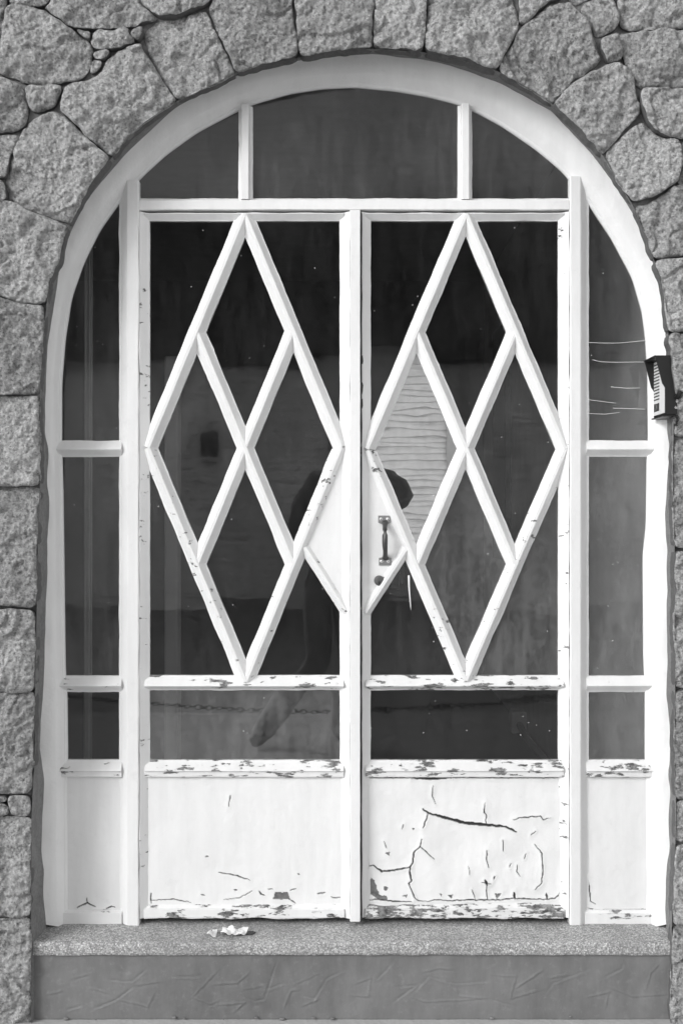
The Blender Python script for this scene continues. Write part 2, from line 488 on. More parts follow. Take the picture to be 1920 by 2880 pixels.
def stone_mesh(poly, sp, seed, yface, bulge=0.0045, gap=-0.0012, rough=1.0):
    p = chaikin([np.array(q) for q in poly], 2)
    area = 0.5 * sum(p[i][0] * p[(i + 1) % len(p)][1] - p[(i + 1) % len(p)][0] * p[i][1] for i in range(len(p)))
    if area < 0: p = p[::-1]
    pts = []
    for i in range(len(p)):
        a, b = p[i], p[(i + 1) % len(p)]; L = np.linalg.norm(b - a)
        k = max(1, int(L / (sp * 1.2)))
        for j in range(k): pts.append(a + (b - a) * j / k)
    P = np.array(pts)
    keep = [0]
    for i in range(1, len(P)):
        if np.linalg.norm(P[i] - P[keep[-1]]) > sp * 0.45: keep.append(i)
    P = P[keep]
    t = np.roll(P, -1, 0) - np.roll(P, 1, 0); t /= (np.linalg.norm(t, axis=1)[:, None] + 1e-9)
    inw = np.stack([-t[:, 1], t[:, 0]], 1)
    jit = np.array([nz(q[0] * 42 + seed, q[1] * 42, 3.3) * 0.0036 + nz(q[0] * 12, q[1] * 12 + seed, 1.3) * 0.0040 for q in P])
    P = P + inw * (gap + jit)[:, None]
    nb = len(P)
    lo, hi = P.min(0), P.max(0)
    xs = np.arange(lo[0], hi[0], sp); ys = np.arange(lo[1], hi[1], sp * 0.87)
    gx, gy = np.meshgrid(xs, ys); gx = gx + (np.arange(len(ys)) % 2)[:, None] * sp * 0.5
    G = np.stack([gx.ravel(), gy.ravel()], 1)
    rng = np.random.RandomState(int(seed * 10) % 9999); G = G + rng.uniform(-0.22, 0.22, G.shape) * sp
    A = P; B = np.roll(P, -1, 0)
    def edist(Q):
        out = np.full(len(Q), 9.0)
        for a, b in zip(A, B):
            ab = b - a; tt = np.clip(((Q - a) @ ab) / (ab @ ab + 1e-12), 0, 1)
            out = np.minimum(out, np.linalg.norm(Q - (a + tt[:, None] * ab), axis=1))
        return out
    ins = np.zeros(len(G), bool)
    for a, b in zip(A, B):
        c = ((a[1] > G[:, 1]) != (b[1] > G[:, 1]))
        with np.errstate(divide='ignore', invalid='ignore'):
            xx = (b[0] - a[0]) * (G[:, 1] - a[1]) / (b[1] - a[1]) + a[0]
        ins ^= c & (G[:, 0] < xx)
    G = G[ins]
    if len(G):
        dg = edist(G); m = dg > sp * 0.55; G = G[m]; dg = dg[m]
    else: dg = np.zeros(0)
    allp = np.concatenate([P, G]) if len(G) else P
    dist = np.concatenate([np.zeros(nb), dg])
    res = delaunay_2d_cdt([Vector(q) for q in allp], [], [list(range(nb))], 1, 1e-7)
    V2, F = res[0], res[2]
    orig = res[3]
    vs = []
    rs = random.Random(seed)
    tx, tz = rs.uniform(-0.03, 0.03), rs.uniform(-0.03, 0.03)
    cx, cz = (lo + hi) / 2
    planes = [(rs.uniform(lo[0], hi[0]), rs.uniform(lo[1], hi[1]), rs.uniform(0, 6.28), rs.uniform(0.12, 0.4), rs.uniform(0.0, 0.010)) for _ in range(3)]
    for v, og in zip(V2, orig):
        d = dist[og[0]] if og and og[0] < len(dist) else 0.01
        x, z = v.x, v.y
        e1 = 1 - math.exp(-d / 0.0035); e2 = 1 - math.exp(-d / 0.05)
        h = 0.006 + 0.0085 * e1 * (0.75 + 0.8 * nz(x * 9 + seed, z * 9, 2.7)) + bulge * e2 + tx * (x - cx) + tz * (z - cz)
        pv = Vector((x, z, seed * 0.37))
        nse = 0.009 * noise.fractal(pv * 6.5, 0.9, 2.1, 3) + 0.0085 * noise.fractal(pv * 22, 0.75, 2.2, 3) * (0.4 + 0.6 * e1) + 0.0046 * noise.fractal(pv * 60 + Vector((9, 3, 1)), 0.8, 2.1, 2) * (0.5 + 0.5 * e1)
        nse += 0.0031 * noise.fractal(pv * 125, 0.6, 2.1, 2)
        f1 = nz(x * 7.5 + seed * 1.7, z * 9.5, seed) * 2.4 + 0.35 * nz(x * 26, z * 26, seed)
        fr = f1 - math.floor(f1); st = math.floor(f1) + min(1.0, fr / 0.16)
        nse += 0.0120 * (st - f1 * 0.5)                 # broken ledges
        nse += 0.0055 * (noise.ridged_multi_fractal(pv * 13 + Vector((4, 1, 7)), 0.9, 2.2, 3, 1.0, 2.0) - 1.0)
        h += nse * rough
        for (qx, qz, an, sl_, of) in planes:          # chisel breaks
            s_ = (x - qx) * math.cos(an) + (z - qz) * math.sin(an) - of - 0.02 + 0.012 * nz(x * 18, z * 18, seed)
            if s_ > 0: h -= min(s_ * sl_, 0.016) * 0.75
        h = max(h, -0.011)
        vs.append((x, yface - h, z))
    nv = len(vs)
    fs = [tuple(f) for f in F]
    # orient faces towards the street (-Y)
    out = []
    for f in fs:
        a, b, c = (V2[f[0]], V2[f[1]], V2[f[2]])
        cr = (b.x - a.x) * (c.y - a.y) - (b.y - a.y) * (c.x - a.x)
        out.append(f if cr > 0 else f[::-1])
    # skirt
    ring = {}
    for k, og in enumerate(orig):
        for o_ in og:
            if o_ < nb: ring[o_] = k
    order = [ring[i] for i in range(nb) if i in ring]
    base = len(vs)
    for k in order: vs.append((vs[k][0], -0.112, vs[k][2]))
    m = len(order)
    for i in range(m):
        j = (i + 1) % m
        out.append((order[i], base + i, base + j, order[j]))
    me = bpy.data.meshes.new('stone')
    me.from_pydata(vs, [], out); me.update()
    sm = [True] * len(F) + [False] * m
    me.polygons.foreach_set('use_smooth', sm)
    me.materials.append(M['stone']); me.materials.append(M['dark_mortar'])
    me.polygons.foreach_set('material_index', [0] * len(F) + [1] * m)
    return me

STONES = [
 [(-140,-140),(10,-140),(20,8),(15,25),(5,60),(0,130),(-20,195),(-140,195)],
 [(25,14),(75,20),(120,27),(190,74),(225,97),(255,120),(258,165),(245,205),(225,222),(180,229),(120,234),(70,234),(35,216),(-15,200),(2,135),(10,60)],
 [(15,-140),(180,-140),(145,-5),(135,6),(110,16),(60,13),(25,8)],
 [(150,-5),(185,-140),(380,-140),(385,-5),(400,14),(432,40),(440,50),(400,60),(375,71),(320,78),(230,78),(205,75),(180,62),(135,30),(124,23),(140,10)],
 [(390,-5),(386,-140),(594,-140),(592,3),(530,28),(490,43),(465,46),(440,41),(412,20)],
 [(262,86),(330,84),(362,80),(360,95),(383,114),(340,131),(300,138),(266,133),(258,115)],
 [(364,92),(400,70),(403,95),(385,113)],
 [(214,81),(256,84),(256,114),(235,104)],
 [(262,141),(308,142),(300,155),(285,163),(262,160)],
 [(260,165),(284,166),(282,185),(265,201),(252,200)],
 [(72,240),(180,238),(165,270),(140,306),(85,313),(78,275)],
 [(-140,200),(0,213),(40,227),(65,241),(75,275),(80,320),(70,355),(40,368),(-140,372)],
 [(-140,376),(55,374),(45,400),(28,435),(20,480),(12,500),(-140,505)],
 [(-140,508),(10,505),(15,540),(20,560),(-140,568)],
 [(165,307),(185,240),(240,225),(280,205),(290,182),(310,156),(345,135),(395,118),(403,140),(425,175),(450,220),(475,255),(490,268),(492,283),(402,341),(344,398),(316,440),(300,427),(260,397),(215,352),(185,327)],
 [(110,325),(160,312),(185,332),(215,358),(258,402),(300,434),(309,445),(261,509),(223,563),(198,620),(188,625),(130,605),(85,585),(45,570),(22,562),(12,500),(20,480),(30,430),(55,375),(85,340)],
 [(-140,572),(20,565),(50,572),(85,590),(130,609),(189,631),(168,723),(138,790),(128,853),(60,849),(0,833),(-140,832)],
 [(-140,838),(0,838),(50,853),(126,857),(120,943),(112,1019),(109,1105),(60,1110),(-140,1112)],
 [(-140,1116),(0,1115),(109,1109),(111,1239),(109,1363),(30,1368),(-140,1367)],
 [(-140,1372),(30,1373),(109,1368),(105,1468),(102,1600),(100,1711),(50,1706),(-140,1706)],
 [(-140,1711),(50,1711),(99,1716),(99,1855),(96,1942),(60,1947),(-140,1945)],
 [(-140,1950),(60,1952),(95,1947),(96,2110),(90,2228),(50,2232),(-140,2235)],
 [(20,2240),(84,2241),(79,2290),(70,2297),(35,2294)],
 [(-140,2240),(16,2239),(19,2257),(-140,2262)],
 [(-140,2265),(18,2262),(24,2296),(-140,2300)],
 [(-140,2305),(85,2302),(86,2478),(84,2583),(50,2585),(-140,2582)],
 [(-140,2588),(50,2590),(85,2588),(85,2885),(-140,2885)],
 [(405,80),(440,53),(490,48),(535,32),(578,20),(595,65),(620,120),(645,165),(660,200),(657,203),(577,244),(523,264),(496,272),(480,250),(455,215),(430,170),(412,130),(404,105)],
 [(585,18),(600,3),(600,-140),(825,-140),(822,0),(830,50),(835,100),(840,156),(730,180),(664,200),(648,160),(625,115),(600,60)],
 [(828,-140),(1050,-140),(1050,10),(1046,60),(1046,131),(940,140),(845,156),(840,110),(834,60),(826,0)],
 [(1054,-140),(1200,-140),(1198,20),(1195,80),(1190,141),(1120,134),(1050,131),(1052,60)],
 [(1204,-140),(1440,-140),(1444,5),(1455,35),(1458,70),(1445,105),(1422,145),(1399,194),(1319,171),(1223,147),(1194,141),(1200,80),(1203,20)],
 [(1465,72),(1500,45),(1545,8),(1600,-5),(1625,25),(1645,42),(1660,75),(1675,105),(1690,145),(1692,165),(1680,180),(1660,195),(1630,212),(1595,240),(1570,265),(1554,286),(1503,252),(1446,220),(1404,195),(1425,150),(1450,105)],
 [(1448,-140),(1590,-140),(1590,-12),(1545,2),(1500,38),(1465,65),(1462,35)],
 [(1630,15),(1660,-8),(1720,-5),(1732,20),(1738,60),(1728,82),(1705,93),(1680,100),(1668,75),(1650,40)],
 [(1595,-140),(1725,-140),(1724,-10),(1660,-13),(1625,10),(1600,-10)],
 [(1686,108),(1735,93),(1742,130),(1748,160),(1730,172),(1705,172),(1698,150)],
 [(1730,-140),(2060,-140),(2060,80),(1900,76),(1830,78),(1800,83),(1765,79),(1748,70),(1742,40),(1735,10)],
 [(1742,92),(1765,86),(1800,88),(1860,82),(2060,86),(2060,232),(1920,236),(1860,240),(1800,240),(1782,215),(1765,185),(1752,160),(1745,120)],
 [(1565,282),(1590,255),(1620,230),(1660,205),(1700,180),(1750,172),(1770,195),(1785,225),(1792,270),(1805,305),(1798,325),(1770,350),(1745,375),(1715,412),(1697,434),(1656,389),(1611,341),(1556,289)],
 [(1800,246),(1860,246),(1920,241),(2060,238),(2060,385),(1920,383),(1870,378),(1840,361),(1815,325),(1800,290)],
 [(1705,440),(1712,420),(1740,387),(1780,352),(1810,335),(1840,366),(1870,383),(1915,389),(1915,470),(1900,510),(1870,533),(1820,557),(1783,569),(1739,508)],
 [(1920,390),(2060,392),(2060,500),(1918,513),(1908,506),(1920,470)],
 [(1784,575),(1830,564),(1880,538),(1910,516),(2060,505),(2060,715),(1900,721),(1841,727),(1812,645)],
 [(1843,734),(1900,727),(2060,720),(2060,925),(1920,929),(1881,932),(1875,853),(1862,777)],
 [(1882,938),(2060,932),(2060,1108),(1900,1111),(1890,1040)],
 [(1896,1117),(2060,1114),(2060,1227),(1897,1228)],
 [(1897,1234),(2060,1233),(2060,1540),(1899,1543),(1896,1443),(1893,1315)],
 [(1899,1549),(2060,1547),(2060,1937),(1901,1938),(1899,1727)],
 [(1901,1944),(2060,1943),(2060,2250),(1903,2252),(1899,2110)],
 [(1903,2257),(2060,2256),(2060,2370),(1901,2372)],
 [(1901,2378),(2060,2377),(2060,2604),(1893,2604)],
 [(1891,2610),(2060,2609),(2060,2885),(1888,2885)],
]
for i, s in enumerate(STONES):
    poly = [(W(a, b, YW).x, W(a, b, YW).z) for a, b in s]
    rs = random.Random(i * 13 + 1)
    me = stone_mesh(poly, 0.0034, i * 3.7 + 1.1, YW + 0.012 + rs.uniform(-0.004, 0.004))
    o = bpy.data.objects.new('stone', me); COL.objects.link(o); child(o, wall)

def clip(poly, a, b):                # keep the side nearer to a than to b
    mx = (a + b) / 2; nrm = b - a
    out = []
    for i in range(len(poly)):
        p, q = poly[i], poly[(i + 1) % len(poly)]
        dp, dq = (p - mx) @ nrm, (q - mx) @ nrm
        if dp <= 0: out.append(p)
        if (dp < 0 < dq) or (dq < 0 < dp): out.append(p + (q - p) * dp / (dp - dq))
    return out
xl, xr = W(-140, 0, YW).x - 0.001, W(2060, 0, YW).x + 0.001
zt = W(0, -140, YW).z + 0.001
rg = np.random.RandomState(5)
for (x0, x1, z0, z1) in ((-WX, xl, 0.0, WZ), (xr, WX, 0.0, WZ), (xl, xr, zt, WZ)):
    nx, nz_ = max(1, round((x1 - x0) / 0.36)), max(1, round((z1 - z0) / 0.30))
    seeds = []
    for i in range(nx):
        for j in range(nz_):
            seeds.append(np.array([x0 + (x1 - x0) * (i + 0.5 + rg.uniform(-0.32, 0.32)) / nx, z0 + (z1 - z0) * (j + 0.5 + rg.uniform(-0.32, 0.32)) / nz_]))
    for i, a in enumerate(seeds):
        poly = [np.array(q) for q in ((x0, z0), (x1, z0), (x1, z1), (x0, z1))]
        for j, b in enumerate(seeds):
            if i != j and np.linalg.norm(a - b) < 1.6 and poly: poly = clip(poly, a, b)
        if len(poly) > 2:
            me = stone_mesh(poly, 0.014, 300 + i * 2.3 + x0, YW + 0.012 + rg.uniform(-0.006, 0.006))
            o = bpy.data.objects.new('stone', me); COL.objects.link(o); child(o, wall)

# ------------------------------------------------------------------ panels with cracks and flaked patches
def seg_dist(Q, pl):
    out = np.full(len(Q), 99.0); par = np.zeros(len(Q))
    pl = np.array(pl, float)
    L = np.concatenate([[0], np.cumsum(np.hypot(*np.diff(pl, axis=0).T))]); tot = L[-1] + 1e-9
    for i in range(len(pl) - 1):
        a, b = pl[i], pl[i + 1]; ab = b - a
        t = np.clip(((Q - a) @ ab) / (ab @ ab + 1e-9), 0, 1)
        d = np.linalg.norm(Q - (a + t[:, None] * ab), axis=1)
        m = d < out; out[m] = d[m]; par[m] = (L[i] + t[m] * (L[i + 1] - L[i])) / tot
    return out, par

def in_poly(Q, poly):
    ins = np.zeros(len(Q), bool); P = np.array(poly, float)
    for a, b in zip(P, np.roll(P, -1, 0)):
        c = ((a[1] > Q[:, 1]) != (b[1] > Q[:, 1]))
        with np.errstate(divide='ignore', invalid='ignore'):
            xx = (b[0] - a[0]) * (Q[:, 1] - a[1]) / (b[1] - a[1]) + a[0]
        ins ^= c & (Q[:, 0] < xx)
    return ins

def relief_panel(name, x0, x1, y0, y1, Y, mat, parent, cracks=(), patches=(), ridges=(), sp=2.0, buckle=0.0, seed=0.0, curl=1.0, edge_bare=0.0):
    nx, ny = int((x1 - x0) / sp) + 1, int((y1 - y0) / sp) + 1
    gx, gy = np.meshgrid(np.linspace(x0, x1, nx), np.linspace(y0, y1, ny))
    Q = np.stack([gx.ravel(), gy.ravel()], 1)
    wv = np.array([[nz(a * 0.09, b * 0.09, seed), nz(a * 0.09, b * 0.09, seed + 9)] for a, b in Q]) * 2.2
    Qj = Q + wv
    crack = np.zeros(len(Q)); bare = np.zeros(len(Q)); h = np.zeros(len(Q))
    for pl, wd in cracks:
        d, t = seg_dist(Qj, pl)
        ww = wd * 1.2 * (0.45 + 0.55 * np.sin(np.pi * np.clip(t, 0.02, 0.98)))
        c = np.clip((ww * 0.5 + 0.9 - d) / 1.3, 0, 1)
        crack = np.maximum(crack, c)
        h = np.maximum(h, -0.0) + curl * 0.0016 * np.exp(-np.maximum(d - ww * 0.5, 0) / 5.0) * (1 - c)
    for pg in patches:
        m = in_poly(Qj, pg); bare[m] = 1.0
        d, _ = seg_dist(Qj, list(pg) + [pg[0]])
        h = h + np.where(m, 0, 0.0011 * np.exp(-d / 4.0))
    for pl, hh, wd in ridges:
        d, t = seg_dist(Qj, pl)
        h = h + hh * np.exp(-(d / wd) ** 2) * np.clip(np.sin(np.pi * np.clip(t, 0.05, 0.95)) * 2, 0, 1)
    if edge_bare:
        e = np.array([nz(a * 0.05, 0.0, seed) for a in Q[:, 0]]) * 7 + 4
        eb = (y1 - Q[:, 1]) < edge_bare * (0.5 + 0.06 * e)
        bare[eb] = 1.0
        h = h + np.where(eb, -0.002, 0)
    bk = np.array([nz(a * 0.012, b * 0.012, seed + 2) for a, b in Q]) * buckle + np.array([nz(a * 0.05, b * 0.05, seed + 4) for a, b in Q]) * 0.0005
    vs = []
    for (a, b), hh, c, bb, kk in zip(Q, h, crack, bare, bk):
        p = W(a, b, Y); vs.append((p.x, Y - hh - kk + 0.003 * c + 0.001 * bb, p.z))
    fs = [(j * nx + i, (j + 1) * nx + i, (j + 1) * nx + i + 1, j * nx + i + 1) for j in range(ny - 1) for i in range(nx - 1)]
    # back sheet so that the panel has thickness
    k = len(vs)
    for (a, b) in ((x0, y0), (x1, y0), (x1, y1), (x0, y1)):
        p = W(a, b, Y); vs.append((p.x, Y + 0.008, p.z))
    fs.append((k, k + 1, k + 2, k + 3))
    o = mesh_obj(name, vs, fs, mat, parent, True)
    for nm, arr in (('crack', crack), ('bare', bare)):
        at = o.data.attributes.new(nm, 'FLOAT', 'POINT')
        at.data.foreach_set('value', np.concatenate([arr, np.zeros(4)]).astype(np.float32))
    return o

def cr_(pts, ox, oy, s): return [(ox + a / s, oy + b / s) for a, b in pts]
RK = lambda *p: cr_(p, 1000, 2150, 2.45)
LK = lambda *p: cr_(p, 0, 1900, 1.6333)
SK = lambda *p: cr_(p, 1620, 2180, 3.36)

# ------------------------------------------------------------------ door frame with fanlight and sidelights
frame = empty('door_frame', 'white painted arched steel frame with fanlight and narrow glazed sidelights around the doors', 'door frame', (0, 0, 0.2))
def FR(o): return child(o, frame)
YB = 0.012
post_l = [(-42, YB), (-42, -0.003), (-35, -0.006), (-18, -0.022), (-15, -0.0245), (14, -0.0255), (17, -0.0235), (17, YB)]
post_r = [(-15, YB), (-15, -0.0235), (-12, -0.0255), (14, -0.0245), (18, -0.022), (35, -0.006), (42, -0.003), (42, YB)]
FR(pbar('post', (378, 2596), (378, 514), post_l, M['white'], None, seed=1))
FR(pbar('post', (1612, 2594), (1612, 502), post_r, M['white'], None, seed=2))
# transom: u runs downwards when the bar goes left to right
transom = [(-22, YB), (-22, -0.003), (-17, -0.010), (-14, -0.012), (-13, -0.0225), (-11, -0.0245), (13, -0.0245), (15, -0.0225), (15, YB)]
FR(pbar('transom', (396, 581), (1596, 581), transom, M['white'], None, seed=3))
mull = [(-20, YB), (-20, -0.003), (-13, -0.006), (-11, -0.024), (-9, -0.026), (9, -0.026), (11, -0.024), (13, -0.006), (20, -0.003), (20, YB)]
FR(pbar('mullion', (691, 566), (691, 301), mull, M['white'], None, seed=4))
FR(pbar('mullion', (1306, 566), (1306, 299), mull, M['white'], None, seed=5))
srail = [(-23, YB), (-23, -0.003), (-18, -0.007), (0, -0.023), (3, -0.024), (6, -0.021), (18, -0.007), (23, -0.003), (23, YB)]
for (xa, xb, mt, sd) in ((164, 345, 'white', 6), (1645, 1832, 'white', 7)):
    FR(pbar('sidelight_rail', (xa, 1262), (xb, 1262), srail, M[mt], None, seed=sd))
    FR(pbar('sidelight_rail', (xa, 1923), (xb, 1923), srail, M['lightchip'], None, seed=sd + 10))
    low = [(-24, YB), (-24, -0.003), (-18, -0.007), (2, -0.024), (4, -0.025), (6, -0.018), (21, -0.017), (23, -0.014), (23, YB)]
    FR(pbar('sidelight_rail', (xa, 2160), (xb, 2160), low, M['chipped'], None, seed=sd + 20))
    bot = [(-20, YB), (-20, -0.002), (-15, -0.010), (-12, -0.014), (20, -0.015), (20, YB)]
    FR(pbar('bottom_rail', (xa - 4, 2576), (xb, 2576), bot, M['chipped'], None, seed=sd + 30))
# thin frame lip that follows the arch
lip0 = curve3(C0, 0.0, off=-0.007); lip1 = curve3(C0, 0.0, off=0.003)
lo_ = loft('arch_lip', [(lip0, 0.006), (lip0, -0.005), (curve3(C0, 0, off=-0.002), -0.009), (lip1, -0.010)], M['white'], None)
FR(lo_)
FR(relief_panel('lower_panel', 172, 362, 2178, 2560, -0.004, M['white'], None,
    cracks=[(LK((355, 1065), (400, 1045), (440, 1063)), 3), (LK((400, 1020), (400, 1045)), 2), (LK((425, 1079), (465, 1083), (505, 1080)), 6), (LK((490, 1070), (512, 1060), (530, 1064)), 3)],
    seed=3, buckle=0.001))
FR(relief_panel('lower_panel', 1645, 1830, 2178, 2560, -0.004, M['white'], None,
    cracks=[(SK((95, 930), (105, 990), (120, 1050), (130, 1150), (130, 1190), (180, 1220)), 2.2), (SK((100, 1255), (200, 1275), (400, 1275), (655, 1268)), 2.0)],
    seed=5, buckle=0.001))
FR(pbar('panel_bead', (178, 2560), (178, 2180), [(-10, YB), (-10, -0.014), (0, -0.012), (6, -0.004), (6, YB)], M['lightchip'], None, seed=41))
FR(pbar('panel_bead', (1828, 2560), (1828, 2180), [(-6, YB), (-6, -0.004), (0, -0.012), (10, -0.014), (10, YB)], M['lightchip'], None, seed=42))

def pane(px_poly, mat, parent, tilt=(0, 0), y=0.0):
    c = np.mean(px_poly, axis=0)
    poly = [(W(a, b).x, W(a, b).z) for a, b in px_poly]
    cx, cz = W(*c).x, W(*c).z
    n = len(poly); vs = []
    for yy in (0.0, 0.004):
        for (x, z) in poly: vs.append((x, y + yy + (x - cx) * math.tan(math.radians(tilt[0])) + (z - cz) * math.tan(math.radians(tilt[1])), z))
    fs = [tuple(range(n)), tuple(range(2 * n - 1, n - 1, -1))] + [(i, i + n, (i + 1) % n + n, (i + 1) % n) for i in range(n)]
    o = fix_normals(mesh_obj('pane', vs, fs, mat)); child(o, parent); return o

C0px = smooth_poly(resample(C0, 200), 1)
def arcpts(xa, xb, side=None, ya=None):
    return [tuple(p) for p in C0px if xa <= p[0] <= xb and (ya is None or p[1] < ya)]
tl = arcpts(390, 688, ya=800); pane([(388, 570)] + [(388, 505)] + tl + [(688, 570)], M['glass_fan'], frame, (0.1, 0.3))
tm = arcpts(694, 1303, ya=800); pane([(694, 570)] + tm + [(1303, 570)], M['glass_fan'], frame, (-0.1, 0.2))
tr_ = arcpts(1308, 1600, ya=800); pane([(1308, 570)] + tr_ + [(1604, 495), (1604, 570)], M['glass_fan'], frame, (0.2, -0.1))
ls = [tuple(p) for p in C0px if p[0] < 350 and p[1] < 1262]
pane([(160, 1262)] + ls + [(352, 550), (352, 1262)], M['glass_side'], frame, (0.25, 0.1))
rsd = [tuple(p) for p in C0px if p[0] > 1640 and p[1] < 1262]
pane([(1638, 1262), (1638, 545)] + rsd + [(1836, 1262)], M['glass_side'], frame, (-0.3, 0.15))
pane([(165, 1266), (350, 1266), (350, 1922), (170, 1922)], M['glass_side'], frame, (0.15, -0.2))
pane([(1640, 1266), (1834, 1266), (1828, 1922), (1640, 1922)], M['glass_grey'], frame, (-0.2, -0.1))
pane([(170, 1926), (355, 1926), (355, 2156), (170, 2156)], M['glass_dark'], frame, (0.3, 0.2))
pane([(1640, 1926), (1830, 1926), (1830, 2156), (1640, 2156)], M['glass_grey'], frame, (-0.3, 0.1))
# cobweb strands across the tall right sidelight
for pts in ([(1648, 963), (1690, 965), (1740, 965), (1780, 961), (1818, 957)], [(1665, 1012), (1690, 1018), (1740, 1019), (1816, 1018)],
            [(1650, 1124), (1690, 1129), (1730, 1134)], [(1722, 1148), (1770, 1149), (1812, 1151)], [(1716, 1088), (1760, 1092), (1800, 1091)], [(1650, 1163), (1700, 1165), (1742, 1160)]):
    q = resample(pts, 12)
    FR(tube('cobweb_strand', [W(a, b, -0.004) for a, b in q], 0.0008, M['greyplastic'], None, 5))

# ------------------------------------------------------------------ the two door leaves
muntin = [(-23, YB), (-23, -0.003), (-19, -0.0045), (-6, -0.021), (-4, -0.0225), (4, -0.0225), (6, -0.021), (19, -0.0045), (23, -0.003), (23, YB)]
def leaf(label, T, L, R, B, xl_, xr_, side, kick, kx):
    e = empty('door_leaf', label, 'door', (W(T[0], 2580).x, 0, 0.215))
    def A(o): return child(o, e)
    Cn = ((L[0] + R[0]) / 2, (L[1] + R[1]) / 2)
    mTL = ((T[0] + L[0]) / 2, (T[1] + L[1]) / 2); mTR = ((T[0] + R[0]) / 2, (T[1] + R[1]) / 2)
    mBL = ((B[0] + L[0]) / 2, (B[1] + L[1]) / 2); mBR = ((B[0] + R[0]) / 2, (B[1] + R[1]) / 2)
    s0 = 11 if side == 'l' else 31
    # stiles
    if side == 'l':
        A(pbar('stile', (407, 2577), (407, 600), [(-11, YB), (-11, -0.021), (-9, -0.022), (12, -0.005), (15, -0.003), (15, YB)], M['lightchip'], None, seed=s0))
        A(pbar('stile', (970, 2577), (970, 600), [(-15, YB), (-15, -0.003), (-12, -0.005), (11, -0.022), (13, -0.022), (13, YB)], M['white'], None, seed=s0 + 1))
        A(pbar('astragal', (998, 2580), (998, 599), [(-14.5, -0.0225), (-14.5, -0.035), (-12.5, -0.0375), (12.5, -0.0375), (14.5, -0.035), (14.5, -0.0225)], M['white'], None, seed=s0 + 2, wob=0.0006))
        x0, x1 = 420, 956
    else:
        A(pbar('stile', (1027, 2575), (1027, 600), [(-10, YB), (-10, -0.0175), (-8, -0.0185), (11, -0.005), (15, -0.003), (15, YB)], M['white'], None, seed=s0))
        A(pbar('stile', (1583, 2575), (1583, 600), [(-15, YB), (-15, -0.003), (-12, -0.005), (11, -0.022), (13, -0.021), (13, YB)], M['lightchip'], None, seed=s0 + 1))
        x0, x1 = 1038, 1571
    A(pbar('top_rail', (x0 - 10, 610), (x1 + 10, 610), [(-7, YB), (-7, -0.0185), (-5, -0.0195), (9, -0.005), (12, -0.003), (12, YB)], M['white'], None, seed=s0 + 3, dy=0.0006))
    A(pbar('middle_rail', (x0 - 10, 1920), (x1 + 10, 1920), [(-21, YB), (-21, -0.003), (-16, -0.006), (4, -0.0235), (7, -0.024), (9, -0.021), (17, -0.006), (21, -0.003), (21, YB)], M['chipped'] if side == 'l' else M['worn'], None, seed=s0 + 4, dy=0.0009))
    A(pbar('lower_rail', (x0 - 10, 2160), (x1 + 10, 2160), [(-23, YB), (-23, -0.003), (-17, -0.006), (2, -0.0235), (4, -0.0245), (6, -0.0185), (21, -0.0175), (23, -0.0145), (23, YB)], M['worn'], None, seed=s0 + 5, dy=0.0007))
    A(pbar('bottom_rail', (x0 - 12, 2559), (x1 + 12, 2559), [(-19, YB), (-19, -0.006), (-9, -0.011), (-6, -0.0195), (15, -0.0205), (18, -0.019), (18, YB)], M['worn'] if side == 'l' else M['rotted'], None, seed=s0 + 6, dy=0.0004, wob=0.003))
    # diamond bars
    bars = [(T, L, 0.0), (T, R, 0.0008), (B, L, 0.0004), (B, R, 0.0012), (mTL, mBR, 0.0016), (mTR, mBL, 0.0022)]
    for i, (a, b, dy) in enumerate(bars):
        lowb = i in (2, 3)
        A(pbar('muntin', a, b, muntin, M['lightchip'] if lowb else M['white'], None, seed=s0 + 7 + i, dy=dy, wob=0.0015))
    # solid lock panel beside the meeting stile, edged by a short bar
    if side == 'l':
        q0, q1 = (857, 1538), (974, 1722)
        corner = R
        A(prism_y('lock_panel', [(W(a, b).x, W(a, b).z) for a, b in ((959, 1258), (857, 1538), (974, 1722), (980, 1722), (980, 1258))], -0.0075, 0.009, M['white'], None))
    else:
        q0, q1 = (1141, 1543), (1026, 1722)
        A(prism_y('lock_panel', [(W(a, b).x, W(a, b).z) for a, b in ((1033, 1264), (1020, 1264), (1020, 1722), (1026, 1722), (1141, 1543))], -0.0075, 0.009, M['white'], None))
    A(pbar('panel_bar', q0, q1, [(-16, YB), (-16, -0.004), (-4, -0.019), (4, -0.019), (16, -0.004), (16, YB)], M['lightchip'], None, seed=s0 + 20, dy=0.0003))
    # panes
    G = kick['glass']; rs = random.Random(s0)
    ti = lambda: (rs.uniform(-0.35, 0.35), rs.uniform(-0.3, 0.3))
    yb, yt = 1919, 610
    cells = {
        'tl': [(x0 - 6, yt), T, L, (x0 - 6, L[1])], 'tr': [T, (x1 + 6, yt), (x1 + 6, R[1]), R],
        'bl': [L, B, (x0 - 6, yb), (x0 - 6, L[1])], 'br': [R, (x1 + 6, R[1]), (x1 + 6, yb), B],
        'dt': [T, mTR, Cn, mTL], 'dl': [mTL, Cn, mBL, L], 'dr': [mTR, R, mBR, Cn], 'db': [Cn, mBR, B, mBL]}
    if side == 'l': cells['br'] = [(857, 1538), (974, 1722), (974, yb), B]
    else: cells['bl'] = [(1141, 1543), B, (1024, yb), (1026, 1722)]
    for k, poly in cells.items(): pane(poly, M[G.get(k, 'glass_dark')], e, ti())
    pane([(x0 - 6, 1921), (x1 + 6, 1921), (x1 + 6, 2155), (x0 - 6, 2155)], M[G['kick']], e, (0.1, 0.15))
    A(relief_panel('kick_panel', kx[0], kx[1], 2176, 2552, -0.006, M['white'], None, kick['cracks'], kick['patches'], seed=s0, buckle=kick['buckle'], curl=kick['curl']))
    return e

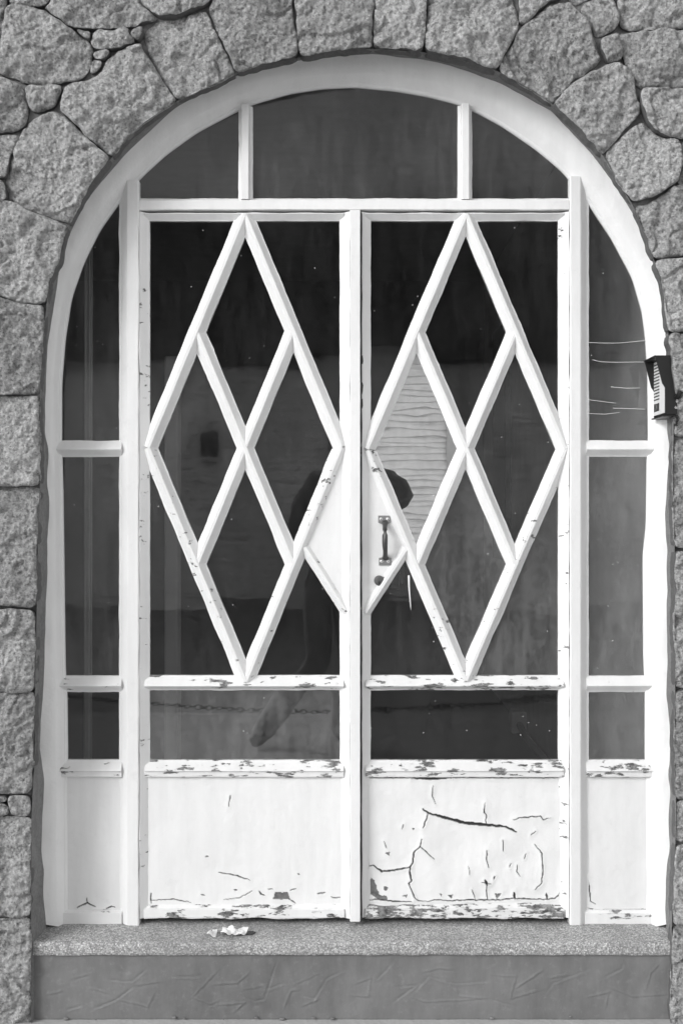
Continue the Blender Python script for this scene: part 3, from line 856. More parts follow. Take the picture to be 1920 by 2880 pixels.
kl = dict(glass={'kick': 'glass_kick', 'dl': 'glass_low', 'bl': 'glass_low', 'db': 'glass_dark', 'dr': 'glass_low'}, buckle=0.0015, curl=0.8,
          cracks=[(LK((1005, 905), (1080, 918), (1150, 940)), 2.2), (LK((700, 1032), (800, 1028), (880, 1043)), 1.8), (LK((695, 1000), (695, 1045)), 3),
                  (LK((1190, 990), (1200, 1005), (1216, 1010)), 3), (LK((1058, 550), (1052, 600)), 1.6), (LK((1230, 982), (1255, 981)), 1.8), (LK((1335, 985), (1360, 980)), 1.8),
                  (LK((1458, 1001), (1492, 998)), 3), (LK((1520, 1015), (1530, 1022), (1568, 1020)), 1.8), (LK((945, 832), (957, 833)), 2.5), (LK((1368, 910), (1374, 914)), 3.5), (LK((1078, 982), (1088, 985)), 3.5),
                  (LK((690, 1066), (860, 1070), (1000, 1062), (1200, 1066), (1560, 1060)), 1.5), (LK((925, 1006), (940, 1008)), 2), (LK((1335, 1030), (1355, 1045)), 1.8), (LK((1160, 990), (1100, 1022), (1030, 1030)), 1.2)],
          patches=[LK((1265, 995), (1322, 995), (1335, 1030), (1255, 1028))])
kr = dict(glass={'kick': 'glass_dark', 'dl': 'glass_bright', 'bl': 'glass_low', 'db': 'glass_grey', 'br': 'glass_grey', 'dr': 'glass_low', 'tl': 'glass_dark'}, buckle=0.004, curl=1.5,
          cracks=[(RK((465, 310), (500, 335), (620, 370), (760, 405), (890, 415), (1030, 430), (1105, 463)), 7), (RK((500, 338), (485, 385), (462, 440)), 2.2),
                  (RK((455, 515), (445, 560), (400, 610), (395, 670), (375, 710), (375, 760), (385, 805), (365, 820), (385, 870), (410, 925)), 3.2),
                  (RK((440, 565), (480, 595), (540, 650)), 2.2), (RK((75, 700), (120, 695), (180, 738), (270, 730), (375, 710)), 4), (RK((75, 590), (85, 690), (75, 780)), 3.0),
                  (RK((530, 150), (525, 220), (550, 270)), 1.6), (RK((890, 265), (885, 330), (900, 350), (895, 405)), 2.0), (RK((1085, 385), (1120, 370), (1200, 362), (1270, 355), (1290, 380), (1340, 370)), 2.2),
                  (RK((1012, 520), (1018, 600)), 2.0), (RK((905, 590), (900, 650), (915, 710)), 2.2), (RK((1230, 550), (1280, 610), (1288, 720), (1280, 820), (1235, 860)), 2.2),
                  (RK((410, 925), (440, 942), (500, 945), (540, 932), (650, 940), (760, 935), (880, 936), (1000, 935), (1090, 922), (1200, 930), (1310, 930), (1370, 925), (1420, 880), (1425, 690)), 2.4),
                  (RK((60, 935), (150, 930), (250, 940), (390, 948)), 2.5), (RK((1090, 885), (1095, 925)), 5), (RK((1315, 890), (1318, 928)), 4.5), (RK((893, 798), (905, 830)), 5), (RK((870, 812), (930, 825)), 2),
                  (RK((945, 795), (958, 770)), 2), (RK((330, 415), (315, 445)), 1.6), (RK((1110, 690), (1112, 740), (1130, 770)), 1.6), (RK((1065, 680), (1060, 715)), 1.3), (RK((1205, 490), (1240, 460)), 1.3),
                  (RK((900, 830), (905, 930)), 1.8), (RK((75, 90), (75, 130)), 3), (RK((385, 92), (520, 98), (660, 90)), 6), (RK((75, 90), (385, 92)), 2.5), (RK((660, 90), (1000, 92), (1430, 94)), 2.0), (RK((195, 530), (215, 580)), 1.5),
                  (RK((800, 860), (825, 930)), 1.3), (RK((775, 700), (785, 760)), 1.2), (RK((1160, 650), (1175, 610)), 1.2)],
          patches=[RK((105, 780), (130, 800), (150, 860), (165, 900), (215, 905), (215, 935), (160, 930), (90, 890)), RK((195, 840), (222, 850), (215, 872), (195, 865)), RK((320, 905), (355, 898), (350, 922)),
                   RK((635, 900), (668, 893), (660, 928)), RK((955, 890), (1008, 888), (970, 932)), RK((203, 612), (235, 598), (232, 632)), RK((388, 438), (407, 438), (402, 458)), RK((575, 890), (595, 893), (590, 915))])
leaf_l = leaf('white door leaf with diamond glazing bars and a smooth kick panel, no handle', (690, 606), (420, 1260), (959, 1258), (692, 1915), 420, 956, 'l', kl, (416, 977))
leaf_r = leaf('white door leaf with diamond glazing bars, iron pull handle and badly cracked kick panel', (1309, 606), (1032, 1264), (1586, 1264), (1307, 1912), 1038, 1571, 'r', kr, (1022, 1590))

# paint knocked off the edge of the stile beside the meeting gap
for pts in ([(1015, 1004), (1019, 1001), (1021, 1018), (1019, 1027), (1016, 1024)], [(1015, 1080), (1018, 1076), (1021, 1086), (1019, 1104), (1017, 1112), (1015, 1096)], [(1016, 1125), (1019, 1122), (1020, 1142), (1018, 1152), (1016, 1146)]):
    child(prism_y('bare_patch', [(W(a, b).x, W(a, b).z) for a, b in pts], -0.0192, -0.012, M['iron']), leaf_r)
# ---- pull handle and lock on the right leaf
def at(px, py, Y=-0.0085): return W(px, py, Y)
hp = [at(1082, 1470, -0.011), at(1082, 1478, -0.022), at(1082, 1490, -0.034), at(1082, 1505, -0.039), at(1082, 1520, -0.040), at(1082, 1535, -0.039), at(1083, 1548, -0.034), at(1083, 1560, -0.022), at(1083, 1569, -0.011)]
grip = tube('pull_handle', hp, [0.0085, 0.0065, 0.0066, 0.0076, 0.0080, 0.0076, 0.0066, 0.0065, 0.0085], M['iron'], None, 14)
child(grip, leaf_r)
def sub(o, par): o.parent = par; o.matrix_parent_inverse = (par.matrix_parent_inverse @ par.matrix_basis).inverted() if False else par.matrix_world.inverted(); return o
bpy.context.view_layer.update()
def shape(pts, y0, y1, name, mat): return prism_y(name, [(at(a, b).x, at(a, b).z) for a, b in pts], y0, y1, mat)
sub(shape([(1063, 1450), (1098, 1450), (1098, 1469), (1094, 1472), (1089, 1474), (1085, 1481), (1080, 1481), (1075, 1475), (1068, 1472), (1063, 1470)], -0.0105, -0.0076, 'plate', M['steel']), grip)
sub(shape([(1065, 1590), (1100, 1590), (1100, 1569), (1093, 1568), (1088, 1564), (1086, 1558), (1080, 1558), (1077, 1564), (1072, 1568), (1065, 1569)], -0.0105, -0.0076, 'plate', M['steel']), grip)
def disc(name, px, py, r, y0, y1, mat, seg=16, dome=0.0):
    c = at(px, py); vs = [(c.x + r * math.cos(2 * math.pi * k / seg), y1, c.z + r * math.sin(2 * math.pi * k / seg)) for k in range(seg)]
    vs += [(c.x + r * math.cos(2 * math.pi * k / seg), y0, c.z + r * math.sin(2 * math.pi * k / seg)) for k in range(seg)]
    vs += [(c.x + r * 0.6 * math.cos(2 * math.pi * k / seg), y0 - dome, c.z + r * 0.6 * math.sin(2 * math.pi * k / seg)) for k in range(seg)]
    fs = []
    for a in (0, seg):
        for k in range(seg): fs.append((a + k, a + (k + 1) % seg, a + seg + (k + 1) % seg, a + seg + k))
    fs.append(tuple(range(2 * seg, 3 * seg))); fs.append(tuple(range(seg - 1, -1, -1)))
    return fix_normals(mesh_obj(name, vs, fs, mat))
for a, b in ((1071, 1460), (1090, 1460), (1072.5, 1579), (1091.5, 1579)):
    s_ = disc('screw', a, b, 0.0042, -0.0118, -0.0100, M['screw'], 14, 0.0008); sub(s_, grip)
    sub(disc('screw_slot', a, b, 0.0014, -0.0128, -0.0115, M['black'], 8), grip)
lk = disc('lock_cylinder', 1065.5, 1632.5, 0.0143, -0.0155, -0.0070, M['brass'], 28, 0.0012); child(lk, leaf_r)
bpy.context.view_layer.update()
sub(disc('lock_core', 1065.5, 1634, 0.0072, -0.0178, -0.0160, M['brass'], 20, 0.0004), lk)
sub(shape([(1064.2, 1634), (1067.4, 1634), (1067.8, 1640), (1066.8, 1644), (1064.6, 1644)], -0.0187, -0.0175, 'keyhole', M['black']), lk)
lc = box('lock_case', (at(1098, 0).x, 0.012, at(0, 1661).z), (at(1127, 0).x, 0.045, at(0, 1560).z), M['black'], None, 0.006); child(lc, leaf_r)
bpy.context.view_layer.update()
sub(box('latch_knob', (at(1119, 0).x, 0.046, at(0, 1648).z), (at(1140, 0).x, 0.07, at(0, 1580).z), M['darkgrey'], None, 0.006), lc)
# paint run on the glass under the handle
pr = resample([(1149, 1618), (1150, 1655), (1153, 1690), (1155, 1716)], 10)
child(tube('paint_drip', [W(a, b, -0.0015) for a, b in pr], [0.003, 0.003, 0.0028, 0.0026, 0.0024, 0.0022, 0.0018, 0.0016, 0.0012, 0.0006], M['white'], None, 8), leaf_r)

# ------------------------------------------------------------------ doorstep: aggregate slab and painted riser
step = empty('doorstep', 'exposed aggregate slab over a grey painted riser below the doors', 'doorstep', (0, -0.1, 0))
YS = -0.140
SZ1 = EYE - 1.150            # slab top at the door line
xl2, xr2 = -0.838, 0.906
nx = 240
vs, fs = [], []
prof = [(0.06, SZ1 - 0.004), (0.02, SZ1 - 0.003), (-0.02, SZ1 - 0.004), (-0.08, SZ1 - 0.009), (YS + 0.006, SZ1 - 0.013), (YS + 0.001, SZ1 - 0.016), (YS - 0.001, SZ1 - 0.023), (YS, SZ1 - 0.043), (YS + 0.003, SZ1 - 0.049), (YS + 0.10, SZ1 - 0.050)]
for i in range(nx + 1):
    x = xl2 + (xr2 - xl2) * i / nx
    for k, (y, z) in enumerate(prof):
        vs.append((x, y + nz(x * 22, k * 0.8, 1) * 0.0016 + nz(x * 90, k * 1.7, 2) * 0.0010, z + nz(x * 17, k * 0.7, 5) * 0.0015 + nz(x * 80, k, 8) * 0.0008))
m = len(prof)
for i in range(nx):
    for k in range(m - 1): fs.append((i * m + k, i * m + k + 1, (i + 1) * m + k + 1, (i + 1) * m + k))
fs.append(tuple(range(m))); fs.append(tuple(range(nx * m + m - 1, nx * m - 1, -1)))
child(fix_normals(mesh_obj('aggregate_slab', vs, fs, M['agg'], None, False)), step)
rl = []
rs = random.Random(12)
RL = lambda *p: cr_(p, 0, 2380, 1.6333)
RR = lambda *p: cr_(p, 960, 2380, 1.6333)
for pl in (RL((330, 610), (410, 588)), RL((490, 615), (605, 622), (675, 565)), RL((610, 640), (740, 622)), RL((415, 650), (495, 675)), RL((420, 752), (530, 708), (620, 640)), RL((310, 752), (380, 732)),
           RL((530, 705), (590, 715), (680, 738), (715, 665)), RL((800, 600), (935, 598)), RL((880, 695), (940, 635), (1000, 572)), RL((975, 635), (1090, 628), (1150, 575)), RL((885, 695), (965, 727), (1010, 705)),
           RL((1085, 625), (1115, 658), (1225, 640)), RL((1120, 690), (1170, 712), (1215, 705), (1275, 520)), RL((1215, 660), (1310, 630)), RL((1350, 635), (1475, 580)), RL((1300, 755), (1335, 665), (1375, 660)),
           RL((1375, 685), (1445, 700), (1500, 610), (1568, 575)), RL((990, 730), (1125, 718), (1070, 765)), RL((1385, 735), (1470, 700)), RL((220, 680), (290, 665)),
           RR((35, 685), (125, 690), (135, 605), (50, 635)), RR((160, 615), (230, 545)), RR((250, 645), (340, 640), (235, 720)), RR((315, 690), (400, 600), (520, 632), (665, 622), (670, 695)), RR((320, 695), (380, 715), (540, 708), (680, 695)),
           RR((525, 640), (535, 690), (665, 698)), RR((370, 580), (440, 562), (520, 565)), RR((680, 590), (800, 600), (775, 700), (930, 655)), RR((690, 705), (785, 735)), RR((795, 655), (925, 568)), RR((930, 690), (970, 630), (1135, 568)),
           RR((955, 605), (1040, 590)), RR((1115, 695), (1225, 670), (1210, 755)), RR((1210, 640), (1330, 690), (1510, 680)), RR((1395, 660), (1420, 580), (1460, 540)), RR((1210, 600), (1290, 560), (1290, 530)), RR((840, 680), (860, 745))):
    sg = rs.choice((1, 1, -1))
    rl.append((pl, sg * rs.uniform(0.0010, 0.0024), 2.4)); rl.append(([(a + 1.5, b + 4) for a, b in pl], -sg * 0.0011, 2.4))
YR = -0.130
rp = relief_panel('riser', 92, 1890, 2684, 2872, YR, M['riser'], None, ridges=rl, sp=3.0, buckle=0.003, seed=8, edge_bare=6.0)
child(rp, step)
child(box('riser_core', (xl2, YR + 0.012, -0.05), (xr2, 0.13, SZ1 - 0.052), M['mortar']), step)
# rough bits of cement along the foot of the riser
for i in range(9):
    x = xl2 + 0.05 + (xr2 - xl2 - 0.1) * rs.random()
    r = rs.uniform(0.002, 0.005)
    bm = bmesh.new(); bmesh.ops.create_icosphere(bm, subdivisions=2, radius=r)
    for v in bm.verts:
        v.co *= 1 + nz(v.co.x * 160, v.co.y * 160 + i, v.co.z * 160) * 0.5
        v.co.x *= 1.7; v.co.z *= 0.8
    me = bpy.data.meshes.new('cement_crumb'); bm.to_mesh(me); bm.free(); me.materials.append(M['bare'])
    o = bpy.data.objects.new('cement_crumb', me); COL.objects.link(o); o.location = (x, YR - 0.004, 0.004 + rs.uniform(0, 0.006)); child(o, step)

# ------------------------------------------------------------------ litter on the slab
zs = SZ1 - 0.0095
def crumple(name, outline, cx, cy, mat, hgt, seed, thick=0.0015):
    pts = resample(outline + [outline[0]], 26)[:-1]
    c = pts.mean(0)
    vs = []; rings = 5
    for r in range(rings + 1):
        f = 1 - r / rings
        for q in pts:
            p = c + (q - c) * max(f, 0.02)
            h = abs(nz(p[0] * 38, p[1] * 38, seed)) * hgt * 1.3 + abs(nz(p[0] * 85, p[1] * 85, seed + 2)) * hgt * 0.5 + hgt * 0.35 * (1 - f) 
            vs.append((cx + p[0], cy + p[1], zs + h + 0.001))
    n = len(pts); fs = []
    for r in range(rings):
        for i in range(n):
            j = (i + 1) % n
            fs.append((r * n + i, r * n + j, (r + 1) * n + j, (r + 1) * n + i))
    o = mesh_obj(name, vs, fs, mat)
    md = o.modifiers.new('thickness', 'SOLIDIFY'); md.thickness = thick
    return o
pp = W(640, 2622); yy = -0.085
lit = empty('paper_scrap', 'crumpled torn scrap of white paper lying on the aggregate slab', 'litter', (pp.x, yy, zs))
child(crumple('sheet', [(-0.020, -0.016), (0.0, -0.026), (0.045, -0.016), (0.055, 0.020), (0.028, 0.026), (0.005, 0.022), (-0.018, 0.018)], pp.x + 0.01, yy - 0.002, M['paper'], 0.022, 3), lit)
child(crumple('torn_strip', [(-0.014, -0.022), (0.010, -0.018), (0.012, 0.010), (0.002, 0.030), (-0.012, 0.012)], pp.x - 0.032, yy - 0.012, M['paper'], 0.020, 8), lit)
lf = crumple('dry_leaf', [(-0.012, -0.008), (0.012, -0.012), (0.024, 0.004), (0.006, 0.014), (-0.012, 0.010)], pp.x + 0.062, yy + 0.002, M['leafbrown'], 0.010, 14)
tag(lf, 'small dark dry leaf caught beside the paper scrap on the slab', 'leaf')
fl = crumple('paint_flake', [(-0.010, -0.006), (0.012, -0.004), (0.010, 0.010), (-0.008, 0.010)], pp.x - 0.052, yy + 0.065, M['bare'], 0.004, 21)
tag(fl, 'tiny grey flake on the slab close under the smooth kick panel', 'flake')

# ------------------------------------------------------------------ intercom on the right reveal
xr_ = 0.8885                    # reveal surface there
zi0, zi1 = EYE + (1440 - 1168) * 0.00096, EYE + (1440 - 1004) * 0.00096
ic = empty('intercom', 'black and pale grey entry intercom with slotted speaker on the white reveal', 'intercom', (xr_, -0.12, zi0))
def IC(o): return child(o, ic)
yb0, yf0 = -0.035, -0.158       # far and near edge of the unit (along the reveal)
H = zi1 - zi0
IC(box('back_box', (xr_ - 0.016, yf0 + 0.004, zi0), (xr_ + 0.012, yb0, zi1), M['black'], None, 0.003))
def cheek(y0, y1):
    pf = [(xr_ + 0.012, zi0 + 0.001), (xr_ - 0.0195, zi0 + 0.001), (xr_ - 0.0195, zi0 + H * 0.47), (xr_ - 0.027, zi0 + H * 0.54), (xr_ - 0.046, zi1 + 0.002), (xr_ + 0.012, zi1 + 0.002)]
    return IC(prism_y('hood_cheek', pf, y0, y1, M['black'], None))
cheek(yf0 - 0.002, yf0 + 0.0035); cheek(yb0 - 0.003, yb0 + 0.002)
IC(prism_y('hood_top', [(xr_ + 0.013, zi1 + 0.0025), (xr_ - 0.048, zi1 + 0.0025), (xr_ - 0.046, zi1 - 0.002), (xr_ + 0.013, zi1 - 0.003)], yf0 - 0.0025, yb0 + 0.0025, M['black'], None))
fp = IC(prism_y('face_plate', [(xr_ - 0.010, zi0 + 0.006), (xr_ - 0.0205, zi0 + 0.006), (xr_ - 0.0205, zi1 - 0.004), (xr_ - 0.010, zi1 - 0.004)], yf0 + 0.0045, yb0 - 0.0035, M['greyplastic'], None))
bpy.context.view_layer.update()
for k in range(12):
    z = EYE + (1440 - (1026 + 8.9 * k)) * 0.00098
    sub(box('speaker_slot', (xr_ - 0.0213, -0.100, z - 0.0019), (xr_ - 0.0200, -0.041, z + 0.0019), M['black'], None, 0.0006), fp)
z = EYE + (1440 - 1146) * 0.00098
bt = sub(box('button_recess', (xr_ - 0.0213, -0.098, z - 0.011), (xr_ - 0.0200, -0.042, z + 0.011), M['darkgrey'], None, 0.0006), fp)
sub(disc('call_button', 0, 0, 0.001, 0, 0.001, M['brass'], 8), fp).hide_render = True
bpy.data.objects.remove([o for o in fp.children if o.name.startswith('call_button')][0])
bb = box('call_button', (xr_ - 0.0250, -0.084, z - 0.0075), (xr_ - 0.0210, -0.060, z + 0.0075), M['brass'], None, 0.0018); sub(bb, fp)
IC(box('base_flange', (xr_ - 0.026, yf0 - 0.003, zi0 - 0.0045), (xr_ + 0.014, yb0 + 0.003, zi0 - 0.0005), M['black'], None, 0.001))
# cable and clip that run onto the stone edge
IC(tube('cable', [(xr_ + 0.004, yf0 - 0.004, zi0 - 0.002), (xr_ + 0.010, yf0 - 0.010, zi0 - 0.015), (xr_ + 0.006, yf0 - 0.012, zi0 - 0.030)], 0.0055, M['black'], None, 8))
IC(tube('cable_entry', [(xr_ + 0.010, yf0 - 0.004, zi0 + 0.045), (xr_ + 0.018, yf0 - 0.012, zi0 + 0.060), (xr_ + 0.018, yf0 - 0.012, zi0 + 0.085), (xr_ + 0.010, yf0 - 0.004, zi0 + 0.100)], 0.007, M['black'], None, 8))

# ------------------------------------------------------------------ inside the room
def post_at(px0, px1, Y, name, label, cat, mat, z1=3.0, dep=0.1, z0=RZ0):
    a, b = W(px0, 0, Y).x, W(px1, 0, Y).x
    o = box(name, (a, Y, z0), (b, Y + dep, z1), mat, None, 0.006)
    return tag(o, label, cat)
post_at(462, 500, 1.1, 'room_post', 'slim pale post standing inside behind the smooth leaf glazing', 'post', M['curtain'], z1=1.95)
cur = []
def curtain(px0, px1, Y, label, amp=0.02, z1=2.6, z0=0.5):
    a, b = W(px0, 0, Y).x, W(px1, 0, Y).x
    n = 60; vs = []; fs = []
    for i in range(n + 1):
        t = i / n; x = a + (b - a) * t
        y = Y + amp * math.sin(t * 22) + amp * 0.6 * nz(t * 9, 2)
        vs += [(x, y, z0), (x + 0.006 * nz(t * 30, 5), y + 0.01, z1)]
    for i in range(n): fs.append((2 * i, 2 * i + 2, 2 * i + 3, 2 * i + 1))
    o = mesh_obj('curtain', vs, fs, M['curtain'], None, True)
    md = o.modifiers.new('cloth', 'SOLIDIFY'); md.thickness = 0.003
    return tag(o, label, 'curtain')
curtain(238, 256, 0.35, 'narrow pale curtain edge hanging inside the tall sidelight far from the intercom', 0.012)
# pale low partition on the right of the room, running away from the door
part = box('room_partition', (1.0, 0.35, RZ0), (1.06, 5.39, 2.995), M['siding'])
tag(part, 'pale plastered partition inside, seen through the glass of the leaf with the handle', 'partition')
ob = box('floor_box', (0.91, 3.25, RZ0), (0.992, 3.36, RZ0 + 0.12), M['siding'], None, 0.008)
tag(ob, 'small pale junction box on the room floor against the partition', 'junction box')
ck = tube('floor_pipe', [(0.95, 3.24, RZ0 + 0.05), (0.955, 3.0, RZ0 + 0.02), (0.96, 2.2, RZ0 + 0.02), (0.96, 1.2, RZ0 + 0.02)], 0.018, M['room'], None, 8)
tag(ck, 'thin grey pipe along the foot of the partition inside', 'pipe')
dd = box('room_door', (0.955, 3.9, RZ0 + 0.9), (0.994, 4.5, 2.5), M['darkgrey'], None, 0.005)
tag(dd, 'dark narrow board hanging on the pale partition inside', 'board')

# ------------------------------------------------------------------ the street behind the camera, seen only in the glass
house = empty('house', 'long white weatherboard house with dark roof across the street', 'house', (0, -17, 0))
HX0, HX1, HY, HZ = -13.0, 12.0, -17.0, 3.85
vs, fs = [], []
nb_ = 38; bh = HZ / nb_
for i in range(nb_):
    z = -0.14 + (HZ + 0.14) * i / nb_; z2 = -0.14 + (HZ + 0.14) * (i + 1) / nb_
    k = len(vs)
    vs += [(HX0, HY + 0.060, z), (HX1, HY + 0.060, z), (HX1, HY + 0.004, z2), (HX0, HY + 0.004, z2), (HX1, HY, z), (HX0, HY, z)]
    fs += [(k, k + 1, k + 2, k + 3), (k, k + 5, k + 4, k + 1)]
child(mesh_obj('weatherboards', vs, fs, M['siding']), house)
child(box('wall_core', (HX0, HY - 7, -0.14), (HX1, HY - 0.01, HZ), M['siding']), house)
child(fix_normals(mesh_obj('roof', [(HX0 - 0.4, HY + 0.55, HZ), (HX1 + 0.4, HY + 0.55, HZ), (HX1 + 0.4, HY - 3.5, HZ + 3.5), (HX0 - 0.4, HY - 3.5, HZ + 3.5), (HX0 - 0.4, HY - 7.6, HZ), (HX1 + 0.4, HY - 7.6, HZ)],
     [(0, 1, 2, 3), (3, 2, 5, 4), (0, 3, 4), (1, 5, 2), (0, 4, 5, 1)], M['roof'])), house)
child(box('corner_board', (1.76, HY + 0.055, -0.14), (1.90, HY + 0.085, HZ - 0.02), M['trim']), house)
for x, wd_, za, zb in ((-8.5, 1.1, 1.1, 2.6), (-2.46, 0.38, 2.12, 2.66), (7.5, 1.1, 1.1, 2.6)):
    wf = child(box('window', (x, HY + 0.062, za), (x + wd_, HY + 0.09, zb), M['trim']), house)
    bpy.context.view_layer.update()
    sub(box('window_glass', (x + 0.05, HY + 0.091, za + 0.06), (x + wd_ - 0.05, HY + 0.096, zb - 0.06), M['black']), wf)
child(box('front_door', (8.9, HY + 0.062, -0.14), (9.8, HY + 0.09, 2.0), M['darkgrey']), house)

def bollard(x, lab):
    o = tube('bollard', [(x, -4.9, 0.0), (x, -4.9, 0.02), (x, -4.9, 0.42), (x, -4.9, 0.46), (x, -4.9, 0.48)], [0.06, 0.045, 0.045, 0.05, 0.02], M['black'], None, 16)
    return tag(o, lab, 'bollard', 'bollards carrying the low chain')
bx = [-2.75, 2.6]
bollard(bx[0], 'short black bollard at the chain end away from the intercom'); bollard(bx[1], 'short black bollard at the chain end on the intercom side')
for i in range(1):
    x0, x1 = bx[i] + 0.05, bx[i + 1] - 0.05
    vs, fs = [], []
    nl = 150
    for k in range(nl):
        t = (k + 0.5) / nl; x = x0 + (x1 - x0) * t; z = 0.36 - 0.28 * (1 - (2 * t - 1) ** 2)
        a0 = len(vs); L2 = (x1 - x0) / nl * 0.72
        for s in range(10):
            an = 2 * math.pi * s / 10; ca, sa = math.cos(an) * L2, math.sin(an) * 0.011
            c = Vector((x + ca, -4.9 + (sa if k % 2 else 0), z + (0 if k % 2 else sa)))
            for q in range(4):
                aq = math.pi / 2 * q; rr = 0.0035
                vs.append((c.x + rr * math.cos(an) * math.cos(aq), c.y + rr * (math.sin(aq)), c.z + rr * math.sin(aq + 1.57)))
        for s in range(10):
            for q in range(4): fs.append((a0 + s * 4 + q, a0 + s * 4 + (q + 1) % 4, a0 + ((s + 1) % 10) * 4 + (q + 1) % 4, a0 + ((s + 1) % 10) * 4 + q))
    o = mesh_obj('chain', vs, fs, M['black'])
    tag(o, 'low dark chain slung between two bollards on the pavement edge', 'chain')

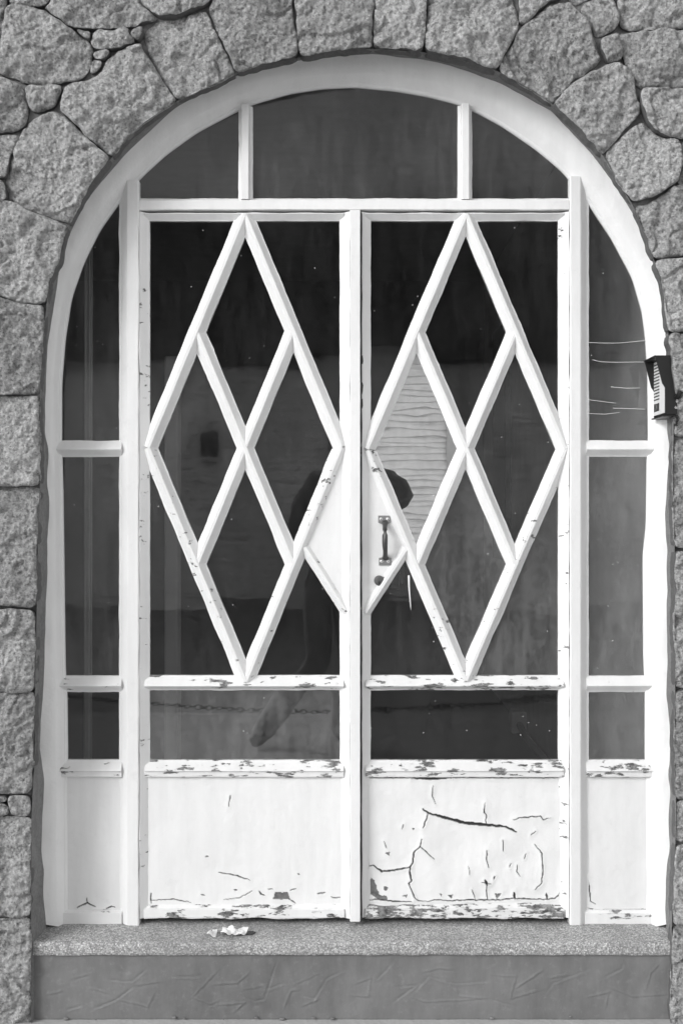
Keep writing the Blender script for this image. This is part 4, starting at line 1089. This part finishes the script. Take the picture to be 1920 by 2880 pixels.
# photographer, standing behind the lens with elbows out: dark jacket, grey trousers
def figure():
    J = {}; E = []; R = {}
    def j(n, p, r, par=None):
        J[n] = Vector(p); R[n] = r
        if par: E.append((par, n))
    ox, oy = -0.03, -4.02
    j('pelvis', (ox - 0.06, oy, 0.98), (0.165, 0.12))
    j('waist', (ox - 0.04, oy + 0.00, 1.14), (0.150, 0.11), 'pelvis')
    j('chest', (ox, oy + 0.02, 1.42), (0.175, 0.125), 'waist')
    j('neckb', (ox, oy + 0.02, 1.60), (0.085, 0.080), 'chest')
    j('neck', (ox, oy + 0.04, 1.66), (0.058, 0.058), 'neckb')
    j('jaw', (ox, oy + 0.075, 1.725), (0.072, 0.080), 'neck')
    j('skull', (ox, oy + 0.075, 1.81), (0.082, 0.100), 'jaw')
    j('crown', (ox, oy + 0.055, 1.87), (0.062, 0.075), 'skull')
    for s, nme in ((-1, 'l'), (1, 'r')):
        j('sh' + nme, (ox + s * (0.20 if s > 0 else 0.16), oy + 0.02, 1.57), (0.095, 0.095), 'chest')
        up = s > 0
        j('ua' + nme, (ox + s * (0.34 if up else 0.24), oy + 0.06, 1.525 if up else 1.40), (0.090, 0.090), 'sh' + nme)
        j('el' + nme, (ox + s * (0.44 if up else 0.25), oy + 0.13, 1.435 if up else 1.19), (0.074, 0.074), 'ua' + nme)
        j('fa' + nme, (ox + s * (0.27 if up else 0.19), oy + 0.25, 1.36 if up else 1.27), (0.052, 0.052), 'el' + nme)
        j('wr' + nme, (ox + s * 0.13, oy + 0.315, 1.33), (0.030, 0.036), 'fa' + nme)
        j('pa' + nme, (ox + s * 0.088, oy + 0.335, 1.335), (0.022, 0.040), 'wr' + nme)
        for f in range(4):
            z = 1.370 - f * 0.021; ln = (0.9, 1.0, 0.93, 0.74)[f]
            j('k%s%d' % (nme, f), (ox + s * 0.080, oy + 0.350, z), (0.0095, 0.0095), 'pa' + nme)
            j('m%s%d' % (nme, f), (ox + s * 0.068, oy + 0.350 + 0.038 * ln, z), (0.0088, 0.0088), 'k%s%d' % (nme, f))
            j('t%s%d' % (nme, f), (ox + s * (0.068 - 0.034 * ln), oy + 0.350 + 0.046 * ln, z), (0.0078, 0.0078), 'm%s%d' % (nme, f))
        j('th' + nme, (ox + s * 0.075, oy + 0.318, 1.318), (0.012, 0.012), 'pa' + nme)
        j('tt' + nme, (ox + s * 0.040, oy + 0.304, 1.316), (0.0095, 0.0095), 'th' + nme)
    j('hipl', (ox - 0.15, oy, 0.90), (0.105, 0.105), 'pelvis'); j('hipr', (ox + 0.03, oy, 0.90), (0.105, 0.105), 'pelvis')
    j('knl', (ox - 0.13, oy + 0.05, 0.50), (0.082, 0.082), 'hipl'); j('knr', (ox + 0.05, oy + 0.04, 0.49), (0.068, 0.068), 'hipr')
    j('cal', (ox - 0.27, oy + 0.0, 0.31), (0.084, 0.084), 'knl'); j('car', (ox + 0.05, oy + 0.01, 0.33), (0.078, 0.078), 'knr')
    j('anl', (ox - 0.41, oy - 0.05, 0.11), (0.080, 0.080), 'cal'); j('anr', (ox + 0.05, oy - 0.01, 0.11), (0.076, 0.076), 'car')
    j('tol', (ox - 0.47, oy + 0.13, 0.043), (0.042, 0.038), 'anl'); j('tor', (ox + 0.08, oy + 0.18, 0.043), (0.042, 0.038), 'anr')
    names = list(J); idx = {n: i for i, n in enumerate(names)}
    me = bpy.data.meshes.new('person'); me.from_pydata([J[n] for n in names], [(idx[a], idx[b]) for a, b in E], []); me.update()
    o = bpy.data.objects.new('person', me); COL.objects.link(o)
    sk = o.modifiers.new('skin', 'SKIN'); sk.use_smooth_shade = True
    for n, v in zip(names, me.skin_vertices[0].data):
        v.radius = R[n]; v.use_root = (n == 'pelvis')
    ss = o.modifiers.new('sub', 'SUBSURF'); ss.levels = 1; ss.render_levels = 1
    dg = bpy.context.evaluated_depsgraph_get()
    m2 = bpy.data.meshes.new_from_object(o.evaluated_get(dg)); o.modifiers.clear(); o.data = m2
    m2.materials.clear()
    for k in ('jacket', 'trousers', 'skin', 'hair', 'shoe'): m2.materials.append(M[k])
    for p in m2.polygons:
        c = p.center
        if c.z < 0.085: mi = 4
        elif c.z < 0.97: mi = 1
        elif c.z > 1.635 and abs(c.x - ox) < 0.15: mi = 3 if (c.z > 1.85 or (c.y < oy + 0.03 and c.z > 1.69)) else 2
        elif c.y > oy + 0.305: mi = 2
        else: mi = 0
        p.material_index = mi; p.use_smooth = True
    # nose, ears, eyes, mouth
    hy = oy + 0.17
    def blob(nm, c, r, mat):
        bm = bmesh.new(); bmesh.ops.create_icosphere(bm, subdivisions=2, radius=1.0)
        for v in bm.verts: v.co = Vector((v.co.x * r[0], v.co.y * r[1], v.co.z * r[2])) + Vector(c)
        mm = bpy.data.meshes.new(nm); bm.to_mesh(mm); bm.free(); mm.materials.append(M[mat])
        q = bpy.data.objects.new(nm, mm); COL.objects.link(q); q.parent = o
    blob('nose', (ox, hy + 0.002, 1.775), (0.012, 0.020, 0.022), 'skin'); blob('mouth', (ox, hy - 0.014, 1.732), (0.022, 0.008, 0.006), 'leafbrown')
    for s in (-1, 1):
        blob('ear', (ox + s * 0.082, oy + 0.07, 1.785), (0.008, 0.018, 0.028), 'skin'); blob('eye', (ox + s * 0.030, hy - 0.012, 1.802), (0.011, 0.007, 0.007), 'hair')
    blob('hair', (ox, oy + 0.055, 1.845), (0.090, 0.105, 0.070), 'hair')
    return o
pn = figure()
tag(pn, 'person in dark jacket and pale trousers photographing the doors, mirrored in the panes', 'person')
cb = box('camera', (-0.095, -3.735, EYE - 0.06), (0.035, -3.675, EYE + 0.035), M['black'], None, 0.008)
tag(cb, 'small black camera held at chest height by the person', 'camera')
lens = tube('lens', [(0, -3.673, EYE), (0, -3.655, EYE), (0, -3.630, EYE)], [0.034, 0.034, 0.031], M['black'], None, 20); lens.parent = cb

# ------------------------------------------------------------------ render defaults
SC.render.engine = 'CYCLES'
SC.cycles.max_bounces = 8; SC.cycles.transparent_max_bounces = 24
SC.cycles.use_denoising = True
